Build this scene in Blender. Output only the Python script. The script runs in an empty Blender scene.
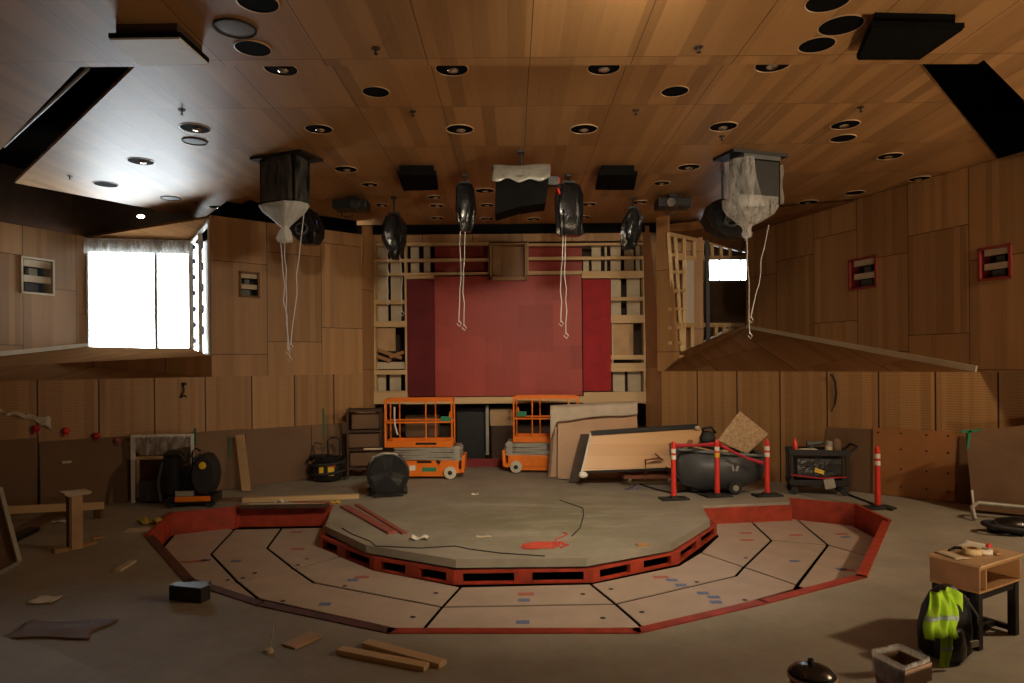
import bpy, bmesh, math, random
from mathutils import Vector, Matrix
random.seed(7)
C = bpy.context.scene.collection
SC = bpy.context.scene
F, CAMH, HZ, CX = 683.0, 2.8, 362.0, 512.0
ROLL = math.radians(0.5)
TR = math.tan(ROLL)

# ------------------------------------------------------------------ survey helpers: a sight line meets a real plane
def un(x, y):
    return x - (y - 341.5) * TR, y + (x - 512) * TR
def P(x, y, d):
    x, y = un(x, y)
    return Vector(((x - CX) / F * d, d, CAMH - (y - HZ) / F * d))
def G(x, y, z=0.0):
    x, y = un(x, y)
    d = F * (CAMH - z) / (y - HZ)
    return Vector(((x - CX) / F * d, d, z))
def onplane(px, py, a, b):
    """pixel ray meets the vertical plane through plan points a, b -> (u along a>b, z)"""
    x, y = un(px, py)
    k = (x - CX) / F
    ax, ay = a; bx, by = b
    L = math.hypot(bx - ax, by - ay); ux, uy = (bx - ax) / L, (by - ay) / L
    t = (k * ay - ax) / (ux - k * uy)
    d = ay + t * uy
    return t, CAMH - (y - HZ) / F * d

# ------------------------------------------------------------------ materials
def newmat(name):
    m = bpy.data.materials.new(name); m.use_nodes = True
    nt = m.node_tree
    return m, nt, nt.nodes['Principled BSDF']
def N(nt, t, **kw):
    n = nt.nodes.new(t)
    for k, v in kw.items():
        setattr(n, k, v)
    return n
def plain(name, col, rough=.6, metal=0.0, var=.12, scale=6.0, emit=None, spec=.5, bump=0.0):
    m, nt, b = newmat(name)
    tc = N(nt, 'ShaderNodeTexCoord'); nz = N(nt, 'ShaderNodeTexNoise')
    nz.inputs['Scale'].default_value = scale; nz.inputs['Detail'].default_value = 5
    nt.links.new(tc.outputs['Object'], nz.inputs['Vector'])
    r = N(nt, 'ShaderNodeValToRGB')
    r.color_ramp.elements[0].position = .3; r.color_ramp.elements[1].position = .7
    r.color_ramp.elements[0].color = [c * (1 - var) for c in col] + [1]
    r.color_ramp.elements[1].color = [min(1, c * (1 + var)) for c in col] + [1]
    nt.links.new(nz.outputs['Fac'], r.inputs['Fac'])
    nt.links.new(r.outputs['Color'], b.inputs['Base Color'])
    b.inputs['Roughness'].default_value = rough; b.inputs['Metallic'].default_value = metal
    b.inputs['Specular IOR Level'].default_value = spec
    if emit:
        b.inputs['Emission Color'].default_value = list(col) + [1]; b.inputs['Emission Strength'].default_value = emit
    if bump:
        bp = N(nt, 'ShaderNodeBump'); bp.inputs['Strength'].default_value = bump; bp.inputs['Distance'].default_value = .02
        nt.links.new(nz.outputs['Fac'], bp.inputs['Height']); nt.links.new(bp.outputs['Normal'], b.inputs['Normal'])
    return m
def mth(nt, op, a, b=None):
    n = N(nt, 'ShaderNodeMath', operation=op)
    for i, v in enumerate((a, b)):
        if v is None: continue
        if isinstance(v, (int, float)): n.inputs[i].default_value = v
        else: nt.links.new(v, n.inputs[i])
    return n.outputs[0]
def wood(name, c1, c2, u='X', v='Z', strip=.16, pw=1.2, ph=2.4, seam=.008, rough=.45, slat=0.0, stagger=True, seamcol=(.02, .01, .005), off=(0, 0), pvar=.35, spec=.4):
    """timber veneer: strips across u, grain along v, panel joints every pw x ph; slat = pitch of fine grooves across v"""
    m, nt, b = newmat(name)
    tc = N(nt, 'ShaderNodeTexCoord'); sp = N(nt, 'ShaderNodeSeparateXYZ')
    nt.links.new(tc.outputs['Object'], sp.inputs[0])
    U = mth(nt, 'ADD', sp.outputs[u], 100 + off[0]); V = mth(nt, 'ADD', sp.outputs[v], 100 + off[1])
    pi = mth(nt, 'FLOOR', mth(nt, 'DIVIDE', U, pw))
    wn0 = N(nt, 'ShaderNodeTexWhiteNoise', noise_dimensions='1D'); nt.links.new(pi, wn0.inputs['W'])
    V2 = mth(nt, 'ADD', V, mth(nt, 'MULTIPLY', wn0.outputs['Value'], ph)) if stagger else V
    pj = mth(nt, 'FLOOR', mth(nt, 'DIVIDE', V2, ph))
    si = mth(nt, 'FLOOR', mth(nt, 'DIVIDE', U, strip))
    cb = N(nt, 'ShaderNodeCombineXYZ')
    nt.links.new(si, cb.inputs[0]); nt.links.new(pj, cb.inputs[1])
    wn = N(nt, 'ShaderNodeTexWhiteNoise', noise_dimensions='3D'); nt.links.new(cb.outputs[0], wn.inputs['Vector'])
    cp = N(nt, 'ShaderNodeCombineXYZ')
    nt.links.new(pi, cp.inputs[0]); nt.links.new(pj, cp.inputs[1]); cp.inputs[2].default_value = 7.3
    wnp = N(nt, 'ShaderNodeTexWhiteNoise', noise_dimensions='3D'); nt.links.new(cp.outputs[0], wnp.inputs['Vector'])
    gv = N(nt, 'ShaderNodeCombineXYZ')
    nt.links.new(mth(nt, 'MULTIPLY', U, 28.0), gv.inputs[0])
    nt.links.new(mth(nt, 'MULTIPLY', V, 1.3), gv.inputs[1])
    nt.links.new(mth(nt, 'MULTIPLY', wn.outputs['Value'], 40.0), gv.inputs[2])
    nz = N(nt, 'ShaderNodeTexNoise'); nz.inputs['Scale'].default_value = 1.0; nz.inputs['Detail'].default_value = 4
    nt.links.new(gv.outputs[0], nz.inputs['Vector'])
    f = mth(nt, 'ADD', mth(nt, 'MULTIPLY', wn.outputs['Value'], .75 - pvar), mth(nt, 'ADD', mth(nt, 'MULTIPLY', wnp.outputs['Value'], pvar), mth(nt, 'MULTIPLY', nz.outputs['Fac'], .4)))
    f = mth(nt, 'SUBTRACT', f, .1)
    mx = N(nt, 'ShaderNodeMix', data_type='RGBA')
    nt.links.new(f, mx.inputs['Factor'])
    mx.inputs['A'].default_value = list(c1) + [1]; mx.inputs['B'].default_value = list(c2) + [1]
    su = mth(nt, 'LESS_THAN', mth(nt, 'FRACT', mth(nt, 'DIVIDE', U, pw)), seam / pw)
    sv = mth(nt, 'LESS_THAN', mth(nt, 'FRACT', mth(nt, 'DIVIDE', V2, ph)), seam / ph)
    s = mth(nt, 'MAXIMUM', su, sv)
    if slat:
        sl = mth(nt, 'LESS_THAN', mth(nt, 'FRACT', mth(nt, 'DIVIDE', V, slat)), .22)
        # perforated only between panel margins and on some panels
        fu = mth(nt, 'FRACT', mth(nt, 'DIVIDE', U, pw))
        inn = mth(nt, 'MULTIPLY', mth(nt, 'GREATER_THAN', fu, .08), mth(nt, 'LESS_THAN', fu, .92))
        dash = mth(nt, 'LESS_THAN', mth(nt, 'FRACT', mth(nt, 'DIVIDE', U, .035)), .7)
        sl = mth(nt, 'MULTIPLY', mth(nt, 'MULTIPLY', sl, dash), mth(nt, 'MULTIPLY', inn, .45))
        s = mth(nt, 'MAXIMUM', s, sl)
    mx2 = N(nt, 'ShaderNodeMix', data_type='RGBA')
    nt.links.new(s, mx2.inputs['Factor']); nt.links.new(mx.outputs['Result'], mx2.inputs['A'])
    mx2.inputs['B'].default_value = list(seamcol) + [1]
    nt.links.new(mx2.outputs['Result'], b.inputs['Base Color'])
    b.inputs['Roughness'].default_value = rough; b.inputs['Specular IOR Level'].default_value = spec
    return m
def film(name, col, alpha, rough=.15, amp=.3):
    """thin plastic sheet: part clear, part milky and shiny"""
    m, nt, b = newmat(name)
    out = nt.nodes['Material Output']
    nt.nodes.remove(b)
    tr = N(nt, 'ShaderNodeBsdfTransparent')
    pr = N(nt, 'ShaderNodeBsdfPrincipled'); pr.inputs['Base Color'].default_value = list(col) + [1]; pr.inputs['Roughness'].default_value = rough
    tl = N(nt, 'ShaderNodeBsdfTranslucent'); tl.inputs['Color'].default_value = list(col) + [1]
    a = N(nt, 'ShaderNodeMixShader'); a.inputs[0].default_value = .35
    nt.links.new(pr.outputs[0], a.inputs[1]); nt.links.new(tl.outputs[0], a.inputs[2])
    tc = N(nt, 'ShaderNodeTexCoord'); nz = N(nt, 'ShaderNodeTexNoise'); nz.inputs['Scale'].default_value = 5; nz.inputs['Detail'].default_value = 6
    mp = N(nt, 'ShaderNodeMapping'); mp.inputs['Scale'].default_value = (3, 3, .6)
    nt.links.new(tc.outputs['Object'], mp.inputs[0]); nt.links.new(mp.outputs[0], nz.inputs['Vector'])
    bp = N(nt, 'ShaderNodeBump'); bp.inputs['Strength'].default_value = .8; bp.inputs['Distance'].default_value = .05
    nt.links.new(nz.outputs['Fac'], bp.inputs['Height']); nt.links.new(bp.outputs[0], pr.inputs['Normal'])
    fac = mth(nt, 'ADD', mth(nt, 'MULTIPLY', nz.outputs['Fac'], amp), alpha - amp / 2)
    mix = N(nt, 'ShaderNodeMixShader')
    nt.links.new(fac, mix.inputs[0]); nt.links.new(tr.outputs[0], mix.inputs[1]); nt.links.new(a.outputs[0], mix.inputs[2])
    nt.links.new(mix.outputs[0], out.inputs[0])
    return m
def concrete():
    m, nt, b = newmat('concrete')
    tc = N(nt, 'ShaderNodeTexCoord')
    n1 = N(nt, 'ShaderNodeTexNoise'); n1.inputs['Scale'].default_value = .7; n1.inputs['Detail'].default_value = 9; n1.inputs['Roughness'].default_value = .65
    n2 = N(nt, 'ShaderNodeTexNoise'); n2.inputs['Scale'].default_value = 9; n2.inputs['Detail'].default_value = 4
    n3 = N(nt, 'ShaderNodeTexNoise'); n3.inputs['Scale'].default_value = 1.1; n3.inputs['Detail'].default_value = 8; n3.inputs['Roughness'].default_value = .7
    for n in (n1, n2, n3): nt.links.new(tc.outputs['Object'], n.inputs['Vector'])
    mp = N(nt, 'ShaderNodeMapping'); mp.inputs['Scale'].default_value = (.55, 1.6, 1); nt.links.new(tc.outputs['Object'], mp.inputs[0]); nt.links.new(mp.outputs[0], n3.inputs['Vector'])
    r = N(nt, 'ShaderNodeValToRGB')
    r.color_ramp.elements[0].position = .3; r.color_ramp.elements[0].color = (.27, .245, .19, 1)
    r.color_ramp.elements[1].position = .72; r.color_ramp.elements[1].color = (.43, .39, .315, 1)
    nt.links.new(n1.outputs['Fac'], r.inputs['Fac'])
    mm = N(nt, 'ShaderNodeMix', data_type='RGBA', blend_type='MULTIPLY'); mm.inputs['Factor'].default_value = .25
    nt.links.new(r.outputs['Color'], mm.inputs['A']); nt.links.new(n2.outputs['Color'], mm.inputs['B'])
    # greenish wear patch on the middle of the stage
    vd = N(nt, 'ShaderNodeVectorMath', operation='DISTANCE'); vd.inputs[1].default_value = (.5, 12.4, 0)
    nt.links.new(tc.outputs['Object'], vd.inputs[0])
    mr = N(nt, 'ShaderNodeMapRange'); mr.inputs['From Min'].default_value = 3.0; mr.inputs['From Max'].default_value = .8
    nt.links.new(vd.outputs['Value'], mr.inputs['Value'])
    r3 = N(nt, 'ShaderNodeValToRGB'); r3.color_ramp.elements[0].position = .42; r3.color_ramp.elements[1].position = .56
    nt.links.new(n3.outputs['Fac'], r3.inputs['Fac'])
    f = mth(nt, 'MULTIPLY', mth(nt, 'MULTIPLY', mr.outputs['Result'], r3.outputs['Color']), .7)
    g = N(nt, 'ShaderNodeMix', data_type='RGBA')
    nt.links.new(f, g.inputs['Factor']); nt.links.new(mm.outputs['Result'], g.inputs['A']); g.inputs['B'].default_value = (.17, .16, .085, 1)
    nt.links.new(g.outputs['Result'], b.inputs['Base Color'])
    b.inputs['Roughness'].default_value = .75
    return m

M = {}
M['concrete'] = concrete()
M['ceil'] = wood('ceiling_veneer', (.27, .14, .055), (.52, .29, .12), 'X', 'Y', .2, 1.22, 1.83, .009, .5, stagger=False, spec=.3, pvar=.12, seamcol=(.05, .025, .01), off=(1.02, -8.53 - 100 + 101.14))
M['wall'] = wood('wall_veneer', (.24, .125, .048), (.50, .275, .115), 'X', 'Z', .13, 1.35, 2.1, .014, .45)
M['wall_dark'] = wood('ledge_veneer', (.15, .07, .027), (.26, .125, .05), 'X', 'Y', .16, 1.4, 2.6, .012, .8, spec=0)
M['dado'] = wood('dado_veneer', (.25, .125, .046), (.50, .28, .115), 'X', 'Z', .09, 1.02, 9.0, .03, .45, slat=.05, stagger=False)
M['hard'] = plain('hardboard', (.165, .09, .045), .7, var=.12, scale=1.2)
M['hard_grey'] = plain('hardboard_worn', (.18, .10, .052), .75, var=.15, scale=2)
M['ply'] = plain('plywood', (.46, .29, .15), .65, var=.15, scale=3)
M['pine'] = wood('pine', (.50, .33, .16), (.68, .49, .27), 'Z', 'X', .3, 50, 50, .0001, .6, pvar=.1)
M['pale'] = plain('pale_board', (.56, .47, .33), .7, var=.10, scale=3)
M['pit_ply'] = plain('pit_board', (.43, .34, .275), .6, var=.09, scale=2.2)
M['red_wood'] = plain('red_painted_wood', (.36, .042, .018), .55, var=.3, scale=5)
M['red_ply'] = wood('red_plywood', (.27, .028, .020), (.43, .062, .045), 'X', 'Z', .46, .92, .62, .003, .5, seamcol=(.16, .02, .015), pvar=.4)
M['red_dark'] = plain('dark_red_board', (.13, .008, .012), .8, var=.2, scale=2)
M['crimson'] = plain('crimson_board', (.34, .008, .016), .75, var=.2, scale=3)
M['black'] = plain('black_paint', (.008, .008, .009), .5, var=.2)
M['matte_black'] = plain('matte_black', (.006, .006, .006), .9, var=.2, spec=.05)
M['grille_grey'] = plain('grille_grey', (.17, .165, .15), .6, var=.1)
M['maroon'] = plain('maroon_frame', (.24, .025, .02), .6, var=.2)
M['kerb_dark'] = plain('dark_kerb', (.10, .028, .016), .7, var=.35, scale=4)  # darker red-brown of the left front kerb boards
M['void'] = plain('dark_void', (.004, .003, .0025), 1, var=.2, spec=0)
M['rubber'] = plain('black_rubber', (.018, .018, .018), .7, var=.2)
M['blackbag'] = plain('black_poly_bag', (.010, .010, .011), .22, var=.3, scale=8, bump=.5)
M['silver'] = plain('silver_foil', (.22, .21, .18), .3, var=.25, scale=7, bump=.6)
M['grey'] = plain('grey_plastic', (.075, .08, .085), .45, var=.12)
M['greysteel'] = plain('grey_steel', (.36, .34, .29), .45, .2, var=.12)
M['chrome'] = plain('chrome', (.75, .72, .68), .18, 1.0, var=.05)
M['orange'] = plain('orange_paint', (.80, .19, .012), .4, var=.08)
M['white'] = plain('white_paint', (.75, .73, .68), .55, var=.06)
M['cream'] = plain('cream_tyre', (.62, .57, .46), .6, var=.1)
M['foam'] = plain('white_blanket', (.48, .40, .31), .8, var=.08, scale=4)
M['post'] = plain('red_post', (.75, .045, .03), .4, var=.06)
M['belt'] = plain('red_belt', (.42, .015, .03), .6, var=.1)
M['yellow'] = plain('yellow_tape', (.80, .52, .03), .5, var=.08)
M['hivis'] = plain('hi_vis_fabric', (.34, .58, .015), .7, var=.15, scale=9)
M['reflect'] = plain('reflective_tape', (.32, .42, .40), .35, var=.1)
M['osb'] = plain('strand_board', (.38, .25, .135), .75, var=.3, scale=16)
M['brownwood'] = wood('panel_veneer', (.48, .25, .095), (.62, .36, .155), 'Z', 'X', .26, 1.1, 50, .003, .4, pvar=.35)
M['brownboard'] = plain('brown_board', (.38, .20, .085), .5, var=.1, scale=2)
M['darkbrown'] = plain('dark_brown', (.055, .028, .015), .7, var=.25, scale=4)
M['pink'] = plain('pinkish_red_board', (.30, .085, .07), .6, var=.2, scale=5)
M['paper'] = plain('paper', (.72, .68, .58), .8, var=.05)
M['tape_roll'] = plain('masking_tape', (.62, .47, .25), .6, var=.1)
M['blue'] = plain('blue_mark', (.12, .17, .34), .6, var=.3, scale=20)
M['redmark'] = plain('red_mark', (.42, .12, .09), .6, var=.3, scale=20)
M['green'] = plain('green_tape', (.02, .22, .11), .5, var=.1)
M['cord'] = plain('white_cord', (.62, .60, .55), .6, var=.05)
M['redstring'] = plain('red_string', (.55, .07, .04), .7)
M['steel_blue'] = plain('blue_strap', (.02, .12, .55), .5)
M['film'] = film('clear_film', (.78, .76, .70), .07, .12, .5)
M['milky'] = film('milky_film', (.86, .84, .74), .72, .3)
M['film_light'] = film('light_film', (.80, .79, .75), .38, .2, 1.0)
M['rust'] = plain('rusty_steel', (.16, .045, .02), .6, var=.3)
M['copper'] = plain('pale_trim', (.60, .42, .25), .4, var=.05)
M['gypsum'] = plain('gypsum', (.62, .58, .50), .85, var=.05)
M['lamp'] = plain('lit_lamp', (1, .85, .62), .5, emit=30)
M['yellow_cloth'] = plain('yellow_cloth', (.42, .30, .05), .8, var=.2)

def window_glass():
    m, nt, b = newmat('window_glass'); out = nt.nodes['Material Output']; nt.nodes.remove(b)
    tr = N(nt, 'ShaderNodeBsdfTransparent'); gl = N(nt, 'ShaderNodeBsdfGlossy'); gl.inputs['Roughness'].default_value = .05
    fr = N(nt, 'ShaderNodeFresnel'); fr.inputs[0].default_value = 1.3
    mx = N(nt, 'ShaderNodeMixShader')
    nt.links.new(fr.outputs[0], mx.inputs[0]); nt.links.new(tr.outputs[0], mx.inputs[1]); nt.links.new(gl.outputs[0], mx.inputs[2])
    nt.links.new(mx.outputs[0], out.inputs[0])
    return m
M['glass'] = window_glass()

# ------------------------------------------------------------------ mesh builder
class MB:
    def __init__(s): s.b = bmesh.new()
    def poly(s, pts):
        return s.b.faces.new([s.b.verts.new(p) for p in pts])
    def box(s, c, size, rot=None, bev=0.0):
        n0 = set(s.b.verts)
        hx, hy, hz = [v / 2 for v in size]
        R = rot.to_3x3() if rot else Matrix.Identity(3)
        vs = [s.b.verts.new(Vector(c) + R @ Vector((x * hx, y * hy, z * hz))) for x in (-1, 1) for y in (-1, 1) for z in (-1, 1)]
        fs = [s.b.faces.new([vs[i] for i in q]) for q in ((0, 1, 3, 2), (4, 6, 7, 5), (0, 4, 5, 1), (2, 3, 7, 6), (0, 2, 6, 4), (1, 5, 7, 3))]
        if bev:
            es = list({e for f in fs for e in f.edges})
            bmesh.ops.bevel(s.b, geom=es, offset=bev, segments=2, affect='EDGES', profile=.6)
        return s
    def beam(s, p, q, w, t, up=(0, 0, 1), bev=0.0):
        p, q = Vector(p), Vector(q); d = q - p
        x = d.normalized(); u = Vector(up)
        if abs(x.dot(u)) > .98: u = Vector((0, 1, 0))
        y = u.cross(x).normalized(); z = x.cross(y)
        R = Matrix((x, y, z)).transposed()
        return s.box((p + q) / 2, (d.length, t, w), R, bev)
    def prism(s, pts, vec):
        """closed polygon pts extruded by vec"""
        vec = Vector(vec)
        a = [s.b.verts.new(Vector(p)) for p in pts]; b = [s.b.verts.new(Vector(p) + vec) for p in pts]
        s.b.faces.new(a); s.b.faces.new(b[::-1])
        n = len(pts)
        for i in range(n):
            s.b.faces.new([a[i], b[i], b[(i + 1) % n], a[(i + 1) % n]])
        return s
    def tube(s, pts, r, n=6, closed=False):
        pts = [Vector(p) for p in pts]; rings = []
        m = len(pts)
        for i, p in enumerate(pts):
            if closed: d = pts[(i + 1) % m] - pts[i - 1]
            else: d = pts[min(i + 1, m - 1)] - pts[max(i - 1, 0)]
            d = d.normalized() if d.length > 1e-9 else Vector((0, 0, 1))
            u = Vector((0, 0, 1)) if abs(d.z) < .9 else Vector((1, 0, 0))
            a = d.cross(u).normalized(); c = d.cross(a)
            rr = r[i] if isinstance(r, (list, tuple)) else r
            rings.append([s.b.verts.new(p + a * math.cos(2 * math.pi * k / n) * rr + c * math.sin(2 * math.pi * k / n) * rr) for k in range(n)])
        for i in range(m if closed else m - 1):
            A, B = rings[i], rings[(i + 1) % m]
            for k in range(n):
                s.b.faces.new([A[k], A[(k + 1) % n], B[(k + 1) % n], B[k]])
        if not closed:
            s.b.faces.new(rings[0][::-1]); s.b.faces.new(rings[-1])
        return s
    def lathe(s, prof, n=24, c=(0, 0, 0), rot=None, sx=1, sy=1, wr=None):
        """profile (r, z) turned about z"""
        R = rot.to_3x3() if rot else Matrix.Identity(3); c = Vector(c); rings = []
        for j, (r, z) in enumerate(prof):
            if r < 1e-6: rings.append([s.b.verts.new(c + R @ Vector((0, 0, z)))]); continue
            ring = []
            for k in range(n):
                t = 2 * math.pi * k / n
                rr = r * (1 + (wr(t, j) if wr else 0))
                ring.append(s.b.verts.new(c + R @ Vector((math.cos(t) * rr * sx, math.sin(t) * rr * sy, z))))
            rings.append(ring)
        for A, B in zip(rings, rings[1:]):
            if len(A) == 1 and len(B) == 1: continue
            for k in range(n):
                k2 = (k + 1) % n
                if len(A) == 1: s.b.faces.new([A[0], B[k], B[k2]])
                elif len(B) == 1: s.b.faces.new([A[k], B[0], A[k2]])
                else: s.b.faces.new([A[k], B[k], B[k2], A[k2]])
        return s
    def cyl(s, p, q, r, r2=None, n=16):
        p, q = Vector(p), Vector(q); d = q - p
        R = d.to_track_quat('Z', 'Y').to_matrix()
        r2 = r if r2 is None else r2
        return s.lathe([(0, 0), (r, 0), (r2, d.length), (0, d.length)], n, p, R)
    def loft(s, rings, cap=True):
        rs = [[s.b.verts.new(p) for p in ring] for ring in rings]; n = len(rs[0])
        for A, B in zip(rs, rs[1:]):
            for k in range(n): s.b.faces.new([A[k], A[(k + 1) % n], B[(k + 1) % n], B[k]])
        if cap: s.b.faces.new(rs[0][::-1]); s.b.faces.new(rs[-1])
        return s
    def grid(s, fn, nu, nv):
        vs = [[s.b.verts.new(fn(i / nu, j / nv)) for j in range(nv + 1)] for i in range(nu + 1)]
        for i in range(nu):
            for j in range(nv): s.b.faces.new([vs[i][j], vs[i + 1][j], vs[i + 1][j + 1], vs[i][j + 1]])
        return s
    def build(s, name, mat, parent=None, smooth=None, solid=0.0):
        bmesh.ops.recalc_face_normals(s.b, faces=s.b.faces)
        me = bpy.data.meshes.new(name); s.b.to_mesh(me); s.b.free()
        me.materials.append(mat if not isinstance(mat, str) else M[mat])
        o = bpy.data.objects.new(name, me); C.objects.link(o)
        if parent: o.parent = parent
        if smooth is not None:
            for p in me.polygons: p.use_smooth = True
            if smooth < 180: me.set_sharp_from_angle(angle=math.radians(smooth))
        if solid:
            md = o.modifiers.new('thick', 'SOLIDIFY'); md.thickness = solid; md.offset = 0
        return o
def thing(name, label, cat, loc=(0, 0, 0), rz=0.0, group=None):
    o = bpy.data.objects.new(name, None); C.objects.link(o); o.empty_display_size = .1
    o.location = loc; o.rotation_euler = (0, 0, rz)
    o['label'] = label; o['category'] = cat
    if group: o['group'] = group
    return o
def tag(o, label, cat, group=None):
    o['label'] = label; o['category'] = cat
    if group: o['group'] = group
    return o
def struct(o):
    o['kind'] = 'structure'; return o
def copy_tree(o, parent=None):
    c = o.copy(); C.objects.link(c); c.parent = parent
    for ch in list(o.children): copy_tree(ch, c)
    return c
def RZ(a): return Matrix.Rotation(a, 3, 'Z')
def RX(a): return Matrix.Rotation(a, 3, 'X')
def RY(a): return Matrix.Rotation(a, 3, 'Y')
def ctr(pts):
    s = Vector((0, 0, 0))
    for p in pts: s += Vector(p)
    return s / len(pts)
ORD = ['first', 'second', 'third', 'fourth', 'fifth', 'sixth', 'seventh', 'eighth', 'ninth']

# polygon with holes -> filled faces (2D lists), returned as triangles of 2D points
def fill2d(outer, holes):
    b = bmesh.new(); es = []
    for loop in [outer] + holes:
        vs = [b.verts.new((p[0], p[1], 0)) for p in loop]
        es += [b.edges.new((vs[i], vs[(i + 1) % len(vs)])) for i in range(len(vs))]
    bmesh.ops.triangle_fill(b, use_beauty=True, use_dissolve=False, edges=es)
    tris = [[(v.co.x, v.co.y) for v in f.verts] for f in b.faces]
    b.free(); return tris
def wall_panel(name, a, b, outer, holes, mat, thick=.08, kind=True):
    """vertical wall through plan points a>b; outlines in (u, z); local x runs along the wall"""
    L = math.hypot(b[0] - a[0], b[1] - a[1]); ang = math.atan2(b[1] - a[1], b[0] - a[0])
    m = MB()
    for t in fill2d(outer, holes):
        m.poly([(u, 0, z) for u, z in t]); 
    for loop in [outer] + holes:
        n = len(loop)
        for i in range(n):
            (u0, z0), (u1, z1) = loop[i], loop[(i + 1) % n]
            m.poly([(u0, 0, z0), (u1, 0, z1), (u1, thick, z1), (u0, thick, z0)])
    o = m.build(name, mat)
    o.location = (a[0], a[1], 0); o.rotation_euler = (0, 0, ang)
    if kind: struct(o)
    return o

# ------------------------------------------------------------------ FLOOR, PIT AND STAGE
O = [G(145, 537), G(168, 515), G(234, 508.5), G(238, 507)]
STG = [G(333, 505.6), G(325.6, 526), G(366, 545), G(456, 559.5), G(587, 558), G(671.5, 543), G(710, 520), G(702, 505.6)]
RIGHT = [Vector((5.42, 13.42, 0)), G(791, 500), G(857, 506), G(891, 522), G(867, 578), G(768, 604), G(640, 634), G(388, 634), G(256, 606), G(184, 582)]
hole = O + STG + RIGHT
hole2 = [(p.x, p.y) for p in hole]
m = MB()
for t in fill2d([(-14, -5), (14, -5), (14, 22), (-14, 22)], [hole2]):
    m.poly([(x, y, 0) for x, y in t])
n = len(hole)
for i in range(n):
    p, q = hole[i], hole[(i + 1) % n]
    m.poly([p, q, q - Vector((0, 0, .12)), p - Vector((0, 0, .12))])
struct(m.build('floor', 'concrete'))
m = MB(); m.box((0, 10.2, -.40), (16, 9.5, .04)); struct(m.build('floor_pit', 'void'))

def inset(poly, d):
    """shrink a simple plan polygon by d"""
    A = sum(poly[i][0] * poly[(i + 1) % len(poly)][1] - poly[(i + 1) % len(poly)][0] * poly[i][1] for i in range(len(poly)))
    sg = 1 if A > 0 else -1; out = []; k = len(poly)
    for i in range(k):
        p0, p1, p2 = [Vector((poly[j % k][0], poly[j % k][1])) for j in (i - 1, i, i + 1)]
        e1 = (p1 - p0).normalized(); e2 = (p2 - p1).normalized()
        n1 = Vector((-e1.y, e1.x)) * sg; n2 = Vector((-e2.y, e2.x)) * sg
        bis = n1 + n2
        if bis.length < .3: bis = n1
        bis = bis.normalized(); c = max(.35, bis.dot(n1))
        q = p1 + bis * (d / c); out.append((q.x, q.y))
    return out
# red kerb boards round the pit
kerb_edges = []
outer_loop = RIGHT + O
for i in range(len(outer_loop) - 1):
    kerb_edges.append((outer_loop[i], outer_loop[i + 1]))
kerb_edges.append((O[3], STG[0])); kerb_edges.append((STG[-1], RIGHT[0]))
pc = Vector((.1, 11.0, 0))
for i, (p, q) in enumerate(kerb_edges):
    d = (q - p).normalized(); nn = Vector((-d.y, d.x, 0))
    if nn.dot(pc - (p + q) / 2) < 0: nn = -nn
    m = MB(); e = d * .02
    a, b_ = p - e, q + e
    front = 3 <= i <= 9
    top = .014 if front else -.05 if i == 0 or i == len(kerb_edges) - 1 else .045 if i in (1, 2, 10, 11, 12) else .02
    m.prism([a + Vector((0, 0, -.38)), b_ + Vector((0, 0, -.38)), b_ + Vector((0, 0, top)), a + Vector((0, 0, top))], nn * (.13 if front else .065))
    struct(m.build('trim_%d' % (i + 1), 'kerb_dark' if i in (7, 8, 9) else 'red_wood'))

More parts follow.
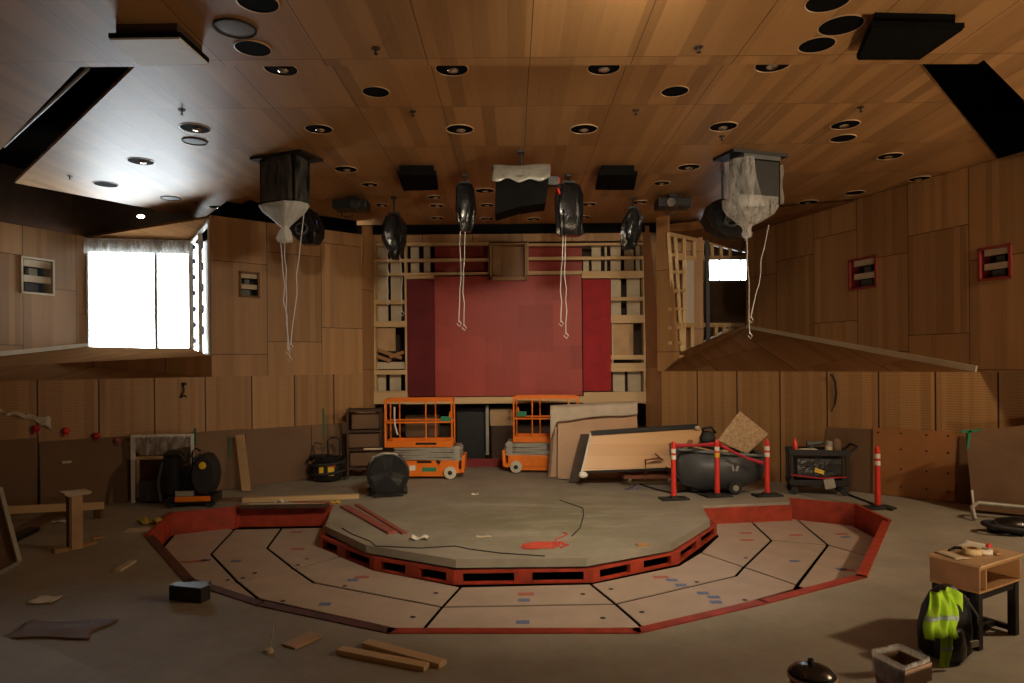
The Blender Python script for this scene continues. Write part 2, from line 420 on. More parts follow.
# plywood sheets of the sunken ring
Z = -.35
def pp(v):
    if isinstance(v, list): g = G(v[0], v[1], Z); return (g.x, g.y)
    return v
sheets = [
 ([[281.7, 528.4], [267.3, 548], [293.7, 568.7], [341, 556.6], [322, 545], [331, 527.5]], 'pale plywood sheet of the sunken ring against the left tip of the stage'),
 ([[234.4, 529.5], [211.3, 554], [237.7, 581.9], [293.7, 568.7], [267.3, 548], [281.7, 528.4]], 'pale angled plywood sheet in the middle of the left arm of the sunken ring'),
 ([[234.4, 529.5], [211.3, 554], [237.7, 581.9], [212.4, 589], (-4.2, 8.95), (-5.88, 11.15), (-6.3, 12.68), (-5.5, 13.13)], 'outermost plywood sheet of the sunken ring under the left red kerb'),
 ([[293.7, 568.7], [341, 556.6], [374, 570], [461, 587], [442.4, 607], [314, 582.7]], 'long plywood sheet along the left front of the red stage riser'),
 ([[237.7, 581.9], [293.7, 568.7], [314, 582.7], [442.4, 607], [421.7, 631], [401, 630], [258.5, 598.8]], 'large plywood sheet with a lone blue stamp, left front of the sunken ring'),
 ([[212.4, 589], [237.7, 581.9], [258.5, 598.8], [401, 630], (-1.3, 7.17), (-2.93, 8.02), (-4.15, 8.9)], 'narrow plywood strip inside the left front red kerb'),
 ([[461, 587], [590.7, 584], [615.6, 604], [442.4, 607]], 'plywood sheet directly in front of the middle of the stage riser'),
 ([[442.4, 607], [615.6, 604], [643, 628], [421.7, 631.5]], 'plywood sheet behind the front middle red kerb'),
 ([[590.7, 584], [678, 566], [700.5, 552.4], [744, 567], [735.8, 576], [615.6, 604]], 'plywood sheet with red and blue stamps along the right front of the stage riser'),
 ([[615.6, 604], [735.8, 576], [744, 567], [797, 585], [795, 589], [659.6, 626.6], [643, 627.6]], 'large plywood sheet with blue stamps at the right front of the sunken ring'),
 ([[700.5, 552.4], [718, 536], [704, 519], [749, 519.3], [771.6, 540.4], [744, 567]], 'plywood sheet against the right tip of the stage riser'),
 ([[771.6, 540.4], [828, 545], [797, 585], [744, 567]], 'kite shaped plywood sheet in the middle of the right arm of the sunken ring'),
 ([[749, 519.3], [797, 519], [828, 545], [771.6, 540.4]], 'plywood sheet against the back kerb, right arm of the sunken ring'),
 ([[797, 519], [828, 545], [872, 557], (6.36, 11.7), (6.42, 12.9), (5.62, 13.42)], 'plywood sheet in the far right corner of the sunken ring'),
 ([[828, 545], [872, 557], (4.48, 8.85), [797, 586]], 'dim plywood sheet under the right hand red kerb'),
 ([[797, 589], [659.6, 627.6], (1.3, 7.12), (2.88, 7.96), (4.4, 8.85)], 'narrow plywood strip inside the right front red kerb'),
]
marks = {0: [((298, 549), 'redmark'), (( 297, 532), 'redmark')], 1: [((236, 561), 'blue')], 2: [((200, 561), 'redmark'), ((185, 562), 'redmark'), ((206, 560), 'blue')], 3: [((362, 577), 'redmark'), ((353, 580), 'blue')],
         4: [((325, 604), 'blue')], 6: [((526, 594), 'redmark'), ((524, 600), 'blue')], 7: [((523, 622), 'blue')], 8: [((661, 577), 'redmark'), ((672, 580), 'blue'), ((681, 585), 'blue')],
         9: [((714, 597), 'blue'), ((716, 602), 'blue'), ((703, 593), 'blue')], 10: [((746, 533), 'redmark'), ((747, 540), 'redmark')], 11: [((795, 561), 'blue')], 12: [((796, 535), 'redmark')], 13: [((842, 534), 'redmark'), ((846, 537), 'blue')], 14: [((842, 569), 'blue'), ((848, 570), 'redmark')]}
holes_px = {3: [(345, 586), (436, 593)], 4: [(283, 601), (413, 617)], 6: [(583, 594)], 8: [(611, 589), (697, 582)], 9: [(642, 612), (745, 600)], 10: [(746, 558)], 7: [(603, 618)], 2: [(228, 580)], 1: [(243, 578), (255, 573)], 0: [(307, 559), (298, 565)]}
for i, (pl, lab) in enumerate(sheets):
    poly = inset([pp(v) for v in pl], .024)
    c = ctr([(x, y, Z) for x, y in poly])
    t = thing('plywood_floor_sheet', lab, 'plywood sheet', c, 0, 'plywood sheets lining the sunken ring')
    mb = MB(); mb.prism([Vector((x, y, Z)) - c for x, y in poly], (0, 0, -.012))
    mb.build('sheet', 'pit_ply', t)
    for (px, py), mt in marks.get(i, []):
        g = G(px, py, Z + .0012) - c
        mb = MB(); w = .22 if mt == 'redmark' else .16
        mb.box(g, (w, .11, .002)); mb.build('printed_stamp', mt, t)
    for (px, py) in holes_px.get(i, []):
        g = G(px, py, Z + .0015) - c
        mb = MB(); mb.lathe([(0, .0), (.035, 0), (.035, .003), (0, .003)], 12, g); mb.build('finger_hole', 'black', t)

# stage riser with openings
Rp = [Vector((-3.66, 13.42, 0)), G(322, 538, -.1), G(341, 556.6, Z), G(374, 570, Z), G(454, 584.3, Z), G(593, 582, Z), G(678, 563.6, Z), G(717, 534.6, Z), Vector((3.72, 13.15, 0))]
Rp = [Vector((p.x, p.y, 0)) for p in Rp]
for p in (Rp[1],): p.x, p.y = -3.34, 11.72
stage = MB(); back = MB()
for i in range(len(Rp) - 1):
    p, q = Rp[i], Rp[i + 1]; d = q - p; L = d.length; d = d / L
    nn = Vector((-d.y, d.x, 0))
    def seg(s0, s1, z0, z1, t0=0.0, t1=.09):
        a, b_ = p + d * s0, p + d * s1
        stage.prism([a + nn * t0 + Vector((0, 0, z0)), b_ + nn * t0 + Vector((0, 0, z0)), b_ + nn * t0 + Vector((0, 0, z1)), a + nn * t0 + Vector((0, 0, z1))], nn * (t1 - t0))
    seg(0, L, -.20, -.155); seg(0, L, -.36, -.335)
    k = max(1, round(L / .95)); hw = L / k
    for j in range(k + 1):
        s = j * hw; seg(max(0, s - .13), min(L, s + .13), -.335, -.20)
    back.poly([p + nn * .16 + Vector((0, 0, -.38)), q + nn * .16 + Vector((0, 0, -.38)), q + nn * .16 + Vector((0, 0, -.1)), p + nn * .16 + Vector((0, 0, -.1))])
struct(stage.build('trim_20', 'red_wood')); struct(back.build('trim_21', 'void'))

# seating tiers at the two near corners
def tier(name, pts, z):
    m = MB(); m.prism([(x, y, 0.0) for x, y in pts], (0, 0, z)); return struct(m.build(name, 'concrete'))
a, b_ = G(0, 636, .4), G(52, 649, .4); c_ = G(140, 690, .4)
tier('floor_tier_left', [(-12.5, 7.2), (-7.0, 6.6), (a.x, a.y), (b_.x, b_.y), (c_.x, c_.y), (-1.9, 3.2), (-12.5, 2.6)], .4)
a, b_, c_ = G(1024, 640, .4), G(975, 659, .4), G(924, 684, .4)
tier('floor_tier_right', [(12.5, 8.4), (7.0, 6.9), (a.x, a.y), (b_.x, b_.y), (c_.x, c_.y), (2.4, 3.9), (2.0, 3.0), (12.5, 3.0)], .4)

# ------------------------------------------------------------------ WALLS
DZ = 2.53
WR0, WRd = Vector((3.85, 17.6)), Vector((.741, -.671)); WL0, WLd = Vector((-3.85, 17.6)), Vector((-.758, -.652))
def W(o, d, u): v = o + d * u; return (v.x, v.y)
WR1 = W(WR0, WRd, 12.2); WL1 = W(WL0, WLd, 12.0)
# dado panels (local x along the wall)
wall_panel('wall_right_dado', W(WR0, WRd, 0), WR1, [(0, 0), (12.2, 0), (12.2, DZ), (0, DZ)], [], 'dado', .12)
wall_panel('wall_left_dado', WL1, W(WL0, WLd, 0), [(0, 0), (12, 0), (12, DZ), (0, DZ)], [], 'dado', .12)
# room shell behind the camera
for nm, a, b_ in (('wall_right_side', WR1, (WR1[0], -5)), ('wall_rear', (WR1[0], -5), (WL1[0], -5)), ('wall_left_side', (WL1[0], -5), WL1)):
    L = math.hypot(b_[0] - a[0], b_[1] - a[1])
    wall_panel(nm, a, b_, [(0, -.1), (L, -.1), (L, 7.5), (0, 7.5)], [], 'wall', .1)
m = MB(); m.box((0, 9, 7.6), (30, 30, .2)); struct(m.build('ceiling_void', 'void'))
# outer shell far behind the upper walls so only the windows bring daylight
m = MB()
m.box((14.2, 9, 3.7), (.2, 30, 8)); m.box((-14.2, 7, 3.7), (.2, 22, 8)); m.box((-5.1, 20.7, 3.7), (.15, 4.2, 8)); m.box((-13.6, 9.5, 5), (1.6, .1, 5.2))
struct(m.build('wall_outer_shell', 'void'))

# upper right wall R1 with two red framed niches
E1 = (6.7, 19.5); H1 = (10.95, 7.05)
def r1(px, py): return onplane(px, py, E1, H1)
niche_R = [[(849, 257.5), (877, 257.5), (877, 289), (849, 289)], [(978.5, 247), (1012, 245), (1012, 279), (978.5, 281)]]
L1r = math.hypot(H1[0] - E1[0], H1[1] - E1[1])
r1holes = []
for q in niche_R:
    us = [r1(*p) for p in q]
    u0, u1 = us[0][0], us[1][0]; z1, z0 = (us[0][1] + us[1][1]) / 2, (us[2][1] + us[3][1]) / 2
    r1holes.append([(u0, z0), (u1, z0), (u1, z1), (u0, z1)])
uh, _ = r1(985, 370)
wall_panel('wall_right_upper', E1, H1, [(0, 3.72), (uh, DZ), (L1r, DZ), (L1r, 6.49), (0, 6.49)], r1holes, 'wall', .1)
# upper left wall L1 (runs away from the camera)
LX = -10.87
A1, B1 = (-13.55, 9.64), (LX, 17.5)
def l1(px, py): return onplane(px, py, A1, B1)
q = [l1(20.5, 255.5), l1(54, 257), l1(54, 291), l1(20.5, 293)]
lh = [[(q[0][0], q[3][1]), (q[1][0], q[3][1]), (q[1][0], q[0][1]), (q[0][0], q[0][1])]]
wall_panel('wall_left_upper', A1, B1, [(0, DZ), (1.7, DZ), (8.3, 3.29), (8.3, 6.1), (0, 6.0)], lh, 'wall', .1)
# upper left wall right of the big window (plane of the dado)
WLJ = (-6.67, 15.17)
Lw = math.hypot(WL0.x - WLJ[0], WL0.y - WLJ[1])
def wl(px, py): return onplane(px, py, WLJ, (WL0.x, WL0.y))
q = [wl(239, 271), wl(259.5, 271), wl(259.5, 298), wl(239, 299)]
wlh = [[(q[0][0], q[2][1]), (q[1][0], q[2][1]), (q[1][0], q[0][1]), (q[0][0], q[0][1])]]
wall_panel('wall_left_back', WLJ, (WL0.x, WL0.y), [(0, DZ), (Lw, DZ), (Lw, 6.12), (0, 6.12)], wlh, 'wall', .1)
# sloping ledges above the dado
def fan(name, pts, mat):
    m = MB(); c = m.b.verts.new(ctr(pts)); vs = [m.b.verts.new(p) for p in pts]
    for i in range(len(vs)): m.b.faces.new([c, vs[i], vs[(i + 1) % len(vs)]])
    return struct(m.build(name, mat))
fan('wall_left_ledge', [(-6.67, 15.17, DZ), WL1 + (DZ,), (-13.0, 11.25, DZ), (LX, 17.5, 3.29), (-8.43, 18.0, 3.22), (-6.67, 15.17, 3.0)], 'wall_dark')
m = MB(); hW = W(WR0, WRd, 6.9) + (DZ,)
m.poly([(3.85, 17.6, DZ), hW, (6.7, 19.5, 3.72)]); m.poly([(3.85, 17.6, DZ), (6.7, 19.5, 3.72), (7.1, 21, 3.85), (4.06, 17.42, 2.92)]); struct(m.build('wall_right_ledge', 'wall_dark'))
# pale strip along the foot of the upper walls
m = MB(); m.beam((6.69, 19.46, 3.73), (8.87, 13.05, 2.59), .12, .05); struct(m.build('trim_30', 'pale'))
m = MB(); m.beam((LX + .03, 17.45, 3.30), (-12.97, 11.3, 2.57), .16, .05); struct(m.build('trim_31', 'pale'))
# soffit over the right alcove and the left alcove
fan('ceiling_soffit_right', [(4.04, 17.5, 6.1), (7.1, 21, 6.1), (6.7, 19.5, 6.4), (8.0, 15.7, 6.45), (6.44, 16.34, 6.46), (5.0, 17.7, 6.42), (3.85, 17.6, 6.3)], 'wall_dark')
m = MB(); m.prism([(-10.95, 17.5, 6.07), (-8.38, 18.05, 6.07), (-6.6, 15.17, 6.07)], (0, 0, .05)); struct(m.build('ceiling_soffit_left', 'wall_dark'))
m = MB()
m.prism([(-11.3, 17.42, 6.07), (-8.38, 18.05, 6.07), (-8.38, 18.05, 7.55), (-11.3, 17.42, 7.55)], (0, .08, 0)); m.prism([(-14.0, 9.2, 5.8), (-11.2, 17.45, 5.8), (-11.2, 17.45, 7.55), (-14.0, 9.2, 7.55)], (-.08, 0, 0)); struct(m.build('wall_left_header', 'darkbrown'))
m = MB(); m.prism([(-6.45, 15.5, 6.0), (-8.38, 18.1, 6.0), (-8.38, 18.1, 7.55), (-6.45, 15.5, 7.55)], (.1, .06, 0)); m.prism([(-6.5, 15.6, 5.9), (-4.05, 17.8, 5.9), (-4.05, 17.8, 7.55), (-6.5, 15.6, 7.55)], (.05, -.06, 0)); struct(m.build('wall_left_light_block', 'void'))  # black sheets added to block stray daylight and keep the gap dark
m = MB(); m.box((.1, 18.42, 6.4), (9.0, .12, .26)); struct(m.build('trim_50', 'matte_black'))  # black strip standing in for the shade at the rear ceiling joint
# narrow upper wall between screen and right alcove
a0, b0 = W(WR0, WRd, -.12), W(WR0, WRd, 1.2)
def wr(px, py): return onplane(px, py, a0, b0)
wall_panel('wall_right_back', a0, b0, [(0, DZ), (.18, DZ)] + [wr(678, 358), wr(668, 231)] + [(wr(668, 231)[0], 6.6), (0, 6.6)], [], 'wall', .1)

# --- the left window: opening between L1 and jamb
m = MB()
for k in range(3): pass
wa, wb = Vector((LX, 17.5)), Vector((-8.43, 18.0))
def wpt(u, z): v = wa.lerp(wb, u); return Vector((v.x, v.y, z))
m.beam(wpt(0, 3.22), wpt(1, 3.22), .05, .12); m.beam(wpt(0, 5.9), wpt(1, 5.9), .36, .05)
m.beam(wpt(.01, 3.2), wpt(.01, 6.1), .05, .1, up=(1, 0, 0)); m.beam(wpt(.99, 3.2), wpt(.99, 6.1), .05, .1, up=(1, 0, 0))
win = struct(m.build('window_1', 'white'))
m = MB(); p0 = wpt(.66, 3.2); m.beam(p0, wpt(.66, 6.1), .07, .1, up=(1, 0, 0)); m.build('mullion', 'greysteel', win)
m = MB(); m.poly([wpt(0, 3.25), wpt(1, 3.25), wpt(1, 6.05), wpt(0, 6.05)]); m.build('pane', 'glass', win)
# jamb framing of the left window, whitened to carry the strong window light
j0, j1 = Vector((-6.67, 15.17)), Vector((-8.43, 18.0))
def jp(u, z): v = j0.lerp(j1, u); return Vector((v.x, v.y, z))
m = MB()
for u in (0.03, .5, .97): m.beam(jp(u, 3.0), jp(u, 6.05), .09, .05, up=(1, 0, 0))
for z in (3.05, 6.0): m.beam(jp(.02, z), jp(.98, z), .045, .09)
fr = struct(m.build('trim_32', 'white'))
m = MB()
for z in (3.4, 3.8, 4.2, 4.6, 5.0, 5.4, 5.75): m.box(jp(.72, z) + Vector((-.02, -.05, 0)), (.05, .05, .12), RZ(.9))
for z in (3.6, 4.1, 4.6, 5.1, 5.6): m.box(jp(.3, z) + Vector((-.02, -.05, 0)), (.03, .05, .2), RZ(.9))
struct(m.build('trim_36', 'blue'))
m = MB(); m.prism([jp(.07, 3.0) + Vector((.25, .15, 0)), jp(1, 3.0) + Vector((.25, .15, 0)), jp(1, 6.06) + Vector((.25, .15, 0)), jp(.07, 6.06) + Vector((.25, .15, 0))], (.05, .03, 0)); struct(m.build('wall_left_jamb', 'gypsum'))
# gathered plastic at the head of the left window
def pl(u, v):
    p = wpt(.0 + u * 1.0, 6.02 - v * .36)
    return p + Vector((.05, -.18 - .05 * math.sin(u * 60) - .03 * math.sin(u * 23 + v * 3), 0))
o = MB().grid(pl, 60, 5).build('plastic_sheet', 'film_light', smooth=180)
tag(o, 'wrinkled translucent plastic sheet gathered along the top of the big bright window', 'plastic sheet')

# --- right alcove: stud wall with opening and window room
q0, q1 = Vector((4.06, 17.45)), Vector((7.1, 21.0))
def sp(px, py):
    u, z = onplane(px, py, (q0.x, q0.y), (q1.x, q1.y)); v = q0 + (q1 - q0).normalized() * u
    return Vector((v.x, v.y, z))
m = MB()
def st(p, q, w=.1): m.beam(sp(*p), sp(*q), w, .09)
stud_lines = [((668, 233), (676, 358), .16), ((675, 236), (682, 354), .1), ((668, 234), (745, 251), .1), ((676, 258), (745, 258), .12), ((676, 357), (733, 329), .12), ((678, 325), (744, 325), .12),
              ((684, 238), (684, 352), .1), ((694, 240), (694, 258), .1), ((702, 242), (702, 258), .1), ((712, 244), (712, 258), .1), ((721, 246), (721, 258), .1), ((730, 247), (730, 258), .1),
              ((692, 325), (692, 348), .1), ((699, 325), (699, 344), .1), ((708, 325), (708, 341), .1), ((716, 325), (716, 337), .1), ((724, 325), (724, 333), .1)]
for y in (255, 272, 291, 309, 328, 343): stud_lines.append(((670, y), (684, y), .08))
for a, b_, w in stud_lines: st(a, b_, w)
struct(m.build('trim_33', 'pine'))
m = MB(); m.prism([sp(684.5, 258), sp(692, 258), sp(692, 325), sp(686, 325)], (.08, .06, 0)); struct(m.build('trim_34', 'gypsum'))
m = MB(); m.beam(sp(705, 240) + Vector((.03, -.09, 0)), sp(706, 344) + Vector((.03, -.09, 0)), .1, .1, up=(1, 0, 0)); struct(m.build('trim_35', 'black'))
# room beyond: back wall with the window, boarded below
wz1, wz0, wzb = P(725, 257.5, 22.6).z, P(725, 282, 22.6).z, 3.2
xl, xr = P(703.5, 270, 22.6).x, P(762, 270, 22.6).x
m = MB()
m.box(((xl + xr) / 2 + .3, 22.65, (wz0 + wzb) / 2), (xr - xl + 1.6, .1, wz0 - wzb))
m.box(((xl + xr) / 2, 22.65, wz1 + .5), (xr - xl + 3.2, .1, 1.0))
m.box((xl - .6, 22.65, 4.6), (1.2, .1, 3.6))
m.box((xr + .45, 22.65, (wz1 + wz0) / 2), (.9, .1, wz1 - wz0))
m.box((-.6, 22.72, 3.7), (2 * (xl - .0) + 1.2 - 0.0, .08, 8)) if False else m.box(((xl - 5.1) / 2, 22.75, 3.7), (xl + 5.1, .08, 8))
m.box(((xr + 14.2) / 2, 22.75, 3.7), (14.2 - xr, .08, 8)); m.box(((xl + xr) / 2, 22.75, (wz1 + 7.7) / 2), (xr - xl, .08, 7.7 - wz1)); m.box(((xl + xr) / 2, 22.75, wz0 / 2), (xr - xl, .08, wz0))
struct(m.build('wall_alcove_right', 'hard'))
m = MB(); m.box((4.75, 20.7, 4.9), (.1, 4.0, 3.9)); m.box((9.3, 21.2, 4.6), (.1, 3.0, 5)); m.box((7.0, 21.3, 6.75), (5.2, 3.0, .1)); m.box((7.0, 21.3, 3.15), (5.2, 3.0, .1))
struct(m.build('wall_alcove_side', 'darkbrown'))
m = MB()
for a in ((xl, xl + .06), (xr - .06, xr), ((xl + xr) / 2 - .45, (xl + xr) / 2 - .41), ((xl + xr) / 2 + .25, (xl + xr) / 2 + .29)): m.box(((a[0] + a[1]) / 2, 22.62, (wz0 + wz1) / 2), (a[1] - a[0], .06, wz1 - wz0))
m.box(((xl + xr) / 2, 22.62, wz0 + .03), (xr - xl, .06, .06)); m.box(((xl + xr) / 2, 22.62, wz1 - .03), (xr - xl, .06, .06))
w2 = struct(m.build('window_2', 'greysteel'))
m = MB(); m.poly([(xl, 22.64, wz0), (xr, 22.64, wz0), (xr, 22.64, wz1), (xl, 22.64, wz1)]); m.build('pane', 'glass', w2)

# niches in the walls
def niche(a, b_, loop, label, fmat, bars):
    L = math.hypot(b_[0] - a[0], b_[1] - a[1]); ang = math.atan2(b_[1] - a[1], b_[0] - a[0])
    u0, u1 = loop[0][0], loop[1][0]; z0, z1 = loop[0][1], loop[2][1]
    if u0 > u1: u0, u1 = u1, u0
    d = Vector((b_[0] - a[0], b_[1] - a[1], 0)) / L
    o = thing('wall_niche', label, 'niche', Vector((a[0], a[1], z0)) + d * u0, ang, 'equipment niches in the upper walls')
    w, h = u1 - u0, z1 - z0
    m = MB(); t = .045
    m.box((w / 2, .12, t / 2), (w, .3, t)); m.box((w / 2, .12, h - t / 2), (w, .3, t)); m.box((t / 2, .12, h / 2), (t, .3, h)); m.box((w - t / 2, .12, h / 2), (t, .3, h))
    m.build('frame', fmat, o)
    m = MB(); m.box((w / 2, .3, h / 2), (w, .04, h)); m.build('backing', 'black', o)
    for zf in (.84, .42):
        m = MB(); m.box((w * .54, .06, h * zf), (w * .8, .05, h * .18)); m.build('slat', 'pale', o)
    m = MB(); m.box((w * .5, .2, h * .62), (w * .25, .1, h * .2)); m.build('socket', 'greysteel' if bars else 'grey', o)
    m = MB(); m.box((w * .45, .2, h * .2), (w * .4, .1, h * .22)); m.build('equipment', 'grey', o)
    return o
niche(E1, H1, r1holes[0], 'red framed niche with two pale slats, nearer the alcove on the right upper wall', 'maroon', False)
niche(E1, H1, r1holes[1], 'red framed niche with two pale slats, nearest the right picture edge', 'maroon', False)
niche(A1, B1, lh[0], 'larger unpainted niche with pale slats left of the big bright window', 'pale', True)
niche(WLJ, (WL0.x, WL0.y), wlh[0], 'small unpainted niche with pale slats just right of the big window', 'hard', False)

# ------------------------------------------------------------------ BACK WALL WITH THE SCREEN FRAME
D = 18.5
def B(px, py, d=D): return P(px, py, d)
def brect(m, x0, x1, y0, y1, d=D, t=.08):
    a, c = B((x0 + x1) / 2, (y0 + y1) / 2, d), 0
    p, q = B(x0, (y0 + y1) / 2, d), B(x1, (y0 + y1) / 2, d); r, s = B((x0 + x1) / 2, y0, d), B((x0 + x1) / 2, y1, d)
    m.box((a.x, d + t / 2, a.z), (q.x - p.x, t, r.z - s.z))
xa, xb = B(374, 320).x, B(646, 320).x; zt = B(510, 241.5).z
wall_panel('wall_back', (-5.0, D + .02), (5.2, D + .02), [(0, -.1), (5 + xa, -.1), (5 + xa, zt), (5 + xb, zt), (5 + xb, -.1), (10.2, -.1), (10.2, 7.55), (0, 7.55)], [], 'wall', .1)
# returns from back wall to the angled walls
def quad(name, pts, mat, vec): m = MB(); m.prism(pts, vec); return struct(m.build(name, mat))
quad('wall_back_right_return', [B(643, 226, 18.45), B(649, 226, 18.2), B(663, 368, 17.75), B(646.5, 368, 18.45)], plain('return_veneer', (.33, .15, .065), .5, var=.1, scale=2), (0, .05, 0))
quad('wall_back_right_foot', [B(646.5, 368, 18.45), B(662, 368, 17.72), B(662, 474, 17.72), B(646.5, 470, 18.45)], plain('foot_veneer', (.42, .21, .085), .5, var=.1, scale=2), (0, .05, 0))
quad('wall_back_left_return', [B(362, 226, 17.7), B(374, 226, 18.45), B(374, 470, 18.45), B(362, 476, 17.7)], 'wall', (0, .05, 0))
# recess behind the frame
m = MB(); m.box((0, 19.5, 4.6), (7.8, .1, 5.6)); struct(m.build('wall_screen_backing', 'darkbrown'))
m = MB(); m.box((0, 21.0, .8), (9, .1, 2.2)); m.box((-4.2, 19.8, .8), (.1, 2.4, 2.0)); m.box((4.2, 19.8, .8), (.1, 2.4, 2.0)); m.box((0, 20.2, 1.86), (8.6, 1.5, .08))
struct(m.build('wall_under_stage_opening', 'darkbrown'))
m = MB()
brect(m, 457, 487, 408, 464, 19.3, .06); struct(m.build('door_1', 'black'))
m = MB(); m.box((P(474, 460, 18.3).x, 18.3, .11), (1.5, .06, .22)); struct(m.build('baseboard_back', plain('dark_red_base', (.22, .012, .014), .6)))
m = MB(); brect(m, 486, 489, 405, 455, 18.9, .08); m.build('trim_40', 'greysteel')['kind'] = 'structure'
# framing lumber: each member is a piece of the frame thing
frame = thing('timber_stud_frame', 'open timber stud frame around the red screen boards on the back wall', 'timber frame', (0, D, 0))
def fpart(name, rects, mat, d=D, t=.1):
    for r in rects:
        m = MB(); brect(m, *r, d=d, t=t)
        for v in m.b.verts: v.co.y -= D
        m.build(name, mat, frame)
fpart('rail', [(374, 489.6, 242.5, 245.5), (374, 489.6, 258.5, 261.5), (374, 489.6, 272.5, 275), (527.5, 645, 243, 245.5), (527.5, 645, 256.5, 259.5), (527.5, 582.5, 271, 274.5), (374, 406, 300, 304), (374, 406, 321, 327), (374, 406, 370, 374.5), (406, 434, 275.5, 278.6),
               (582, 645, 271, 278), (611, 645, 297, 300.5), (611, 645, 315, 323), (611, 645, 355, 359.5), (611, 645, 363, 371.5), (374, 406, 391, 404), (406, 584, 397, 403.5), (584, 645, 392, 403.5)], 'pine', D - .03, .14)
fpart('stud', [(374, 376, 242, 404), (405, 407, 242, 404), (488.3, 489.6, 242, 275), (527.5, 528.8, 242, 275), (643.5, 645.5, 242, 404), (612, 613.5, 323, 371)], 'pine', D - .02, .3)
fpart('blocking_board', [(377, 388, 246, 321), (391, 401, 246, 321), (377, 386, 374, 392), (390, 401, 374, 392), (411, 419, 246, 275), (424, 430.5, 246, 275), (583.5, 589, 260, 272), (592, 601, 246, 272), (605, 607, 246, 272), (611, 621, 246, 315), (624.5, 634, 246, 272), (627, 640, 278, 315), (636, 640, 246, 272), (613, 625, 371, 392), (628, 641, 371, 392)], 'pale', D + .3, .06)
fpart('plywood_infill', [(377.5, 395.5, 328, 351), (613, 633.5, 324, 356)], 'ply', D + .12, .05)
fpart('shelf', [(376, 405, 362, 369)], 'pale', D + .1, .2)
for i, (x0, x1, y0, y1, mt, dd, lab) in enumerate([
    (407.3, 434.8, 279.5, 396.4, 'red_dark', D - .02, 'tall dark maroon board, leftmost of the red screen boards'),
    (435.1, 582.2, 276, 396, 'red_ply', D - .035, 'large red plywood sheeting in the middle of the screen wall'),
    (583.2, 611, 279.4, 390.8, 'crimson', D - .04, 'tall crimson board, rightmost of the red screen boards'),
    (435, 489, 246, 275, 'red_ply', D + .33, 'red sheeting behind the top rails left of the port box'),
    (529, 582, 246, 275, 'red_ply', D + .33, 'red sheeting behind the top rails right of the port box')]):
    m = MB(); c = B((x0 + x1) / 2, (y0 + y1) / 2, dd); brect(m, x0, x1, y0, y1, dd, .03)
    for v in m.b.verts: v.co -= c
    o = m.build('red_board', mt); o.location = c; tag(o, lab, 'board', 'red boards of the screen wall')
c = B(508.5, 261); port = thing('port_box', 'open plywood port box at the top middle of the red screen wall', 'box', c)
def prt(name, x0, x1, y0, y1, d, t, mt):
    m = MB(); brect(m, x0, x1, y0, y1, d, t)
    for v in m.b.verts: v.co -= c
    return m.build(name, mt, port)
prt('side_panel', 490, 492, 243, 280, D - .2, .5, 'ply'); prt('side_panel', 525, 527, 243, 280, D - .2, .5, 'ply'); prt('base_panel', 490, 527, 276.5, 280, D - .2, .5, 'ply'); prt('top_panel', 490, 527, 243, 244, D - .2, .5, 'ply'); prt('back_panel', 492, 525, 244, 276, D + .25, .04, 'brownboard'); prt('inner_panel', 493, 501, 246, 276, D + .1, .1, 'ply')
# scrap boards on the shelf of the frame
for p, q, lab in (((378, 350), (402, 358), 'dark scrap board slanting on the left shelf of the screen frame, upper'), ((390, 357), (404, 352), 'short scrap stick crossing the slanting scrap board in the screen frame'), ((377, 356), (391, 361), 'pale scrap board lowest on the left shelf of the screen frame')):
    m = MB(); a, b2 = B(*p, D + .02), B(*q, D - .02); cc = (a + b2) / 2; m.beam(a - cc, b2 - cc, .09, .05)
    o = m.build('scrap_board', 'brownboard'); o.location = cc; tag(o, lab, 'scrap board', 'scrap boards in the screen frame')

# ------------------------------------------------------------------ CEILING
ZC, ZA = 6.5, 6.385
def g2(x, y, z): v = G(x, y, z); return (v.x, v.y)
Bp = [g2(135, 60, ZC), g2(135, 67, ZC), g2(15, 183, ZC), g2(210, 220, ZC), g2(250, 200, ZC), g2(316, 222, ZC), (-4.6, 18.3), (5.5, 18.3), g2(775, 221, ZC), g2(780, 205, ZC), g2(808, 213, ZC), (7.0, 18.6), (8.7, 13.6), (9.6, 13.2), g2(1007, 172, ZC), g2(916, 61, ZC), g2(916, 54, ZC)]
m = MB(); m.prism([(x, y, ZC) for x, y in Bp], (0, 0, .06)); struct(m.build('ceiling', 'ceil'))
A_far = 8.33
Ap = [(-13, -5), (13, -5), (13, 15.5), (11.2, 14.6), g2(1024, 100, ZA), g2(984, 60, ZA), (g2(984, 60, ZA)[0], A_far), g2(80, 67, ZA), g2(0, 150, ZA), (-11.5, 14.4), (-13, 14.4)]
m = MB(); m.prism([(x, y, ZA) for x, y in Ap], (0, 0, .18)); struct(m.build('ceiling_front', 'ceil'))
# pale pipe inside the left slot
m = MB(); a, b_ = G(88, 68, 6.75), G(4, 146, 6.75); cc = (a + b_) / 2; m.tube([a - cc, b_ - cc], .03, 8)
o = m.build('conduit_pipe', 'greysteel'); o.location = cc; tag(o, 'thin metal pipe running inside the black ceiling slot', 'pipe')

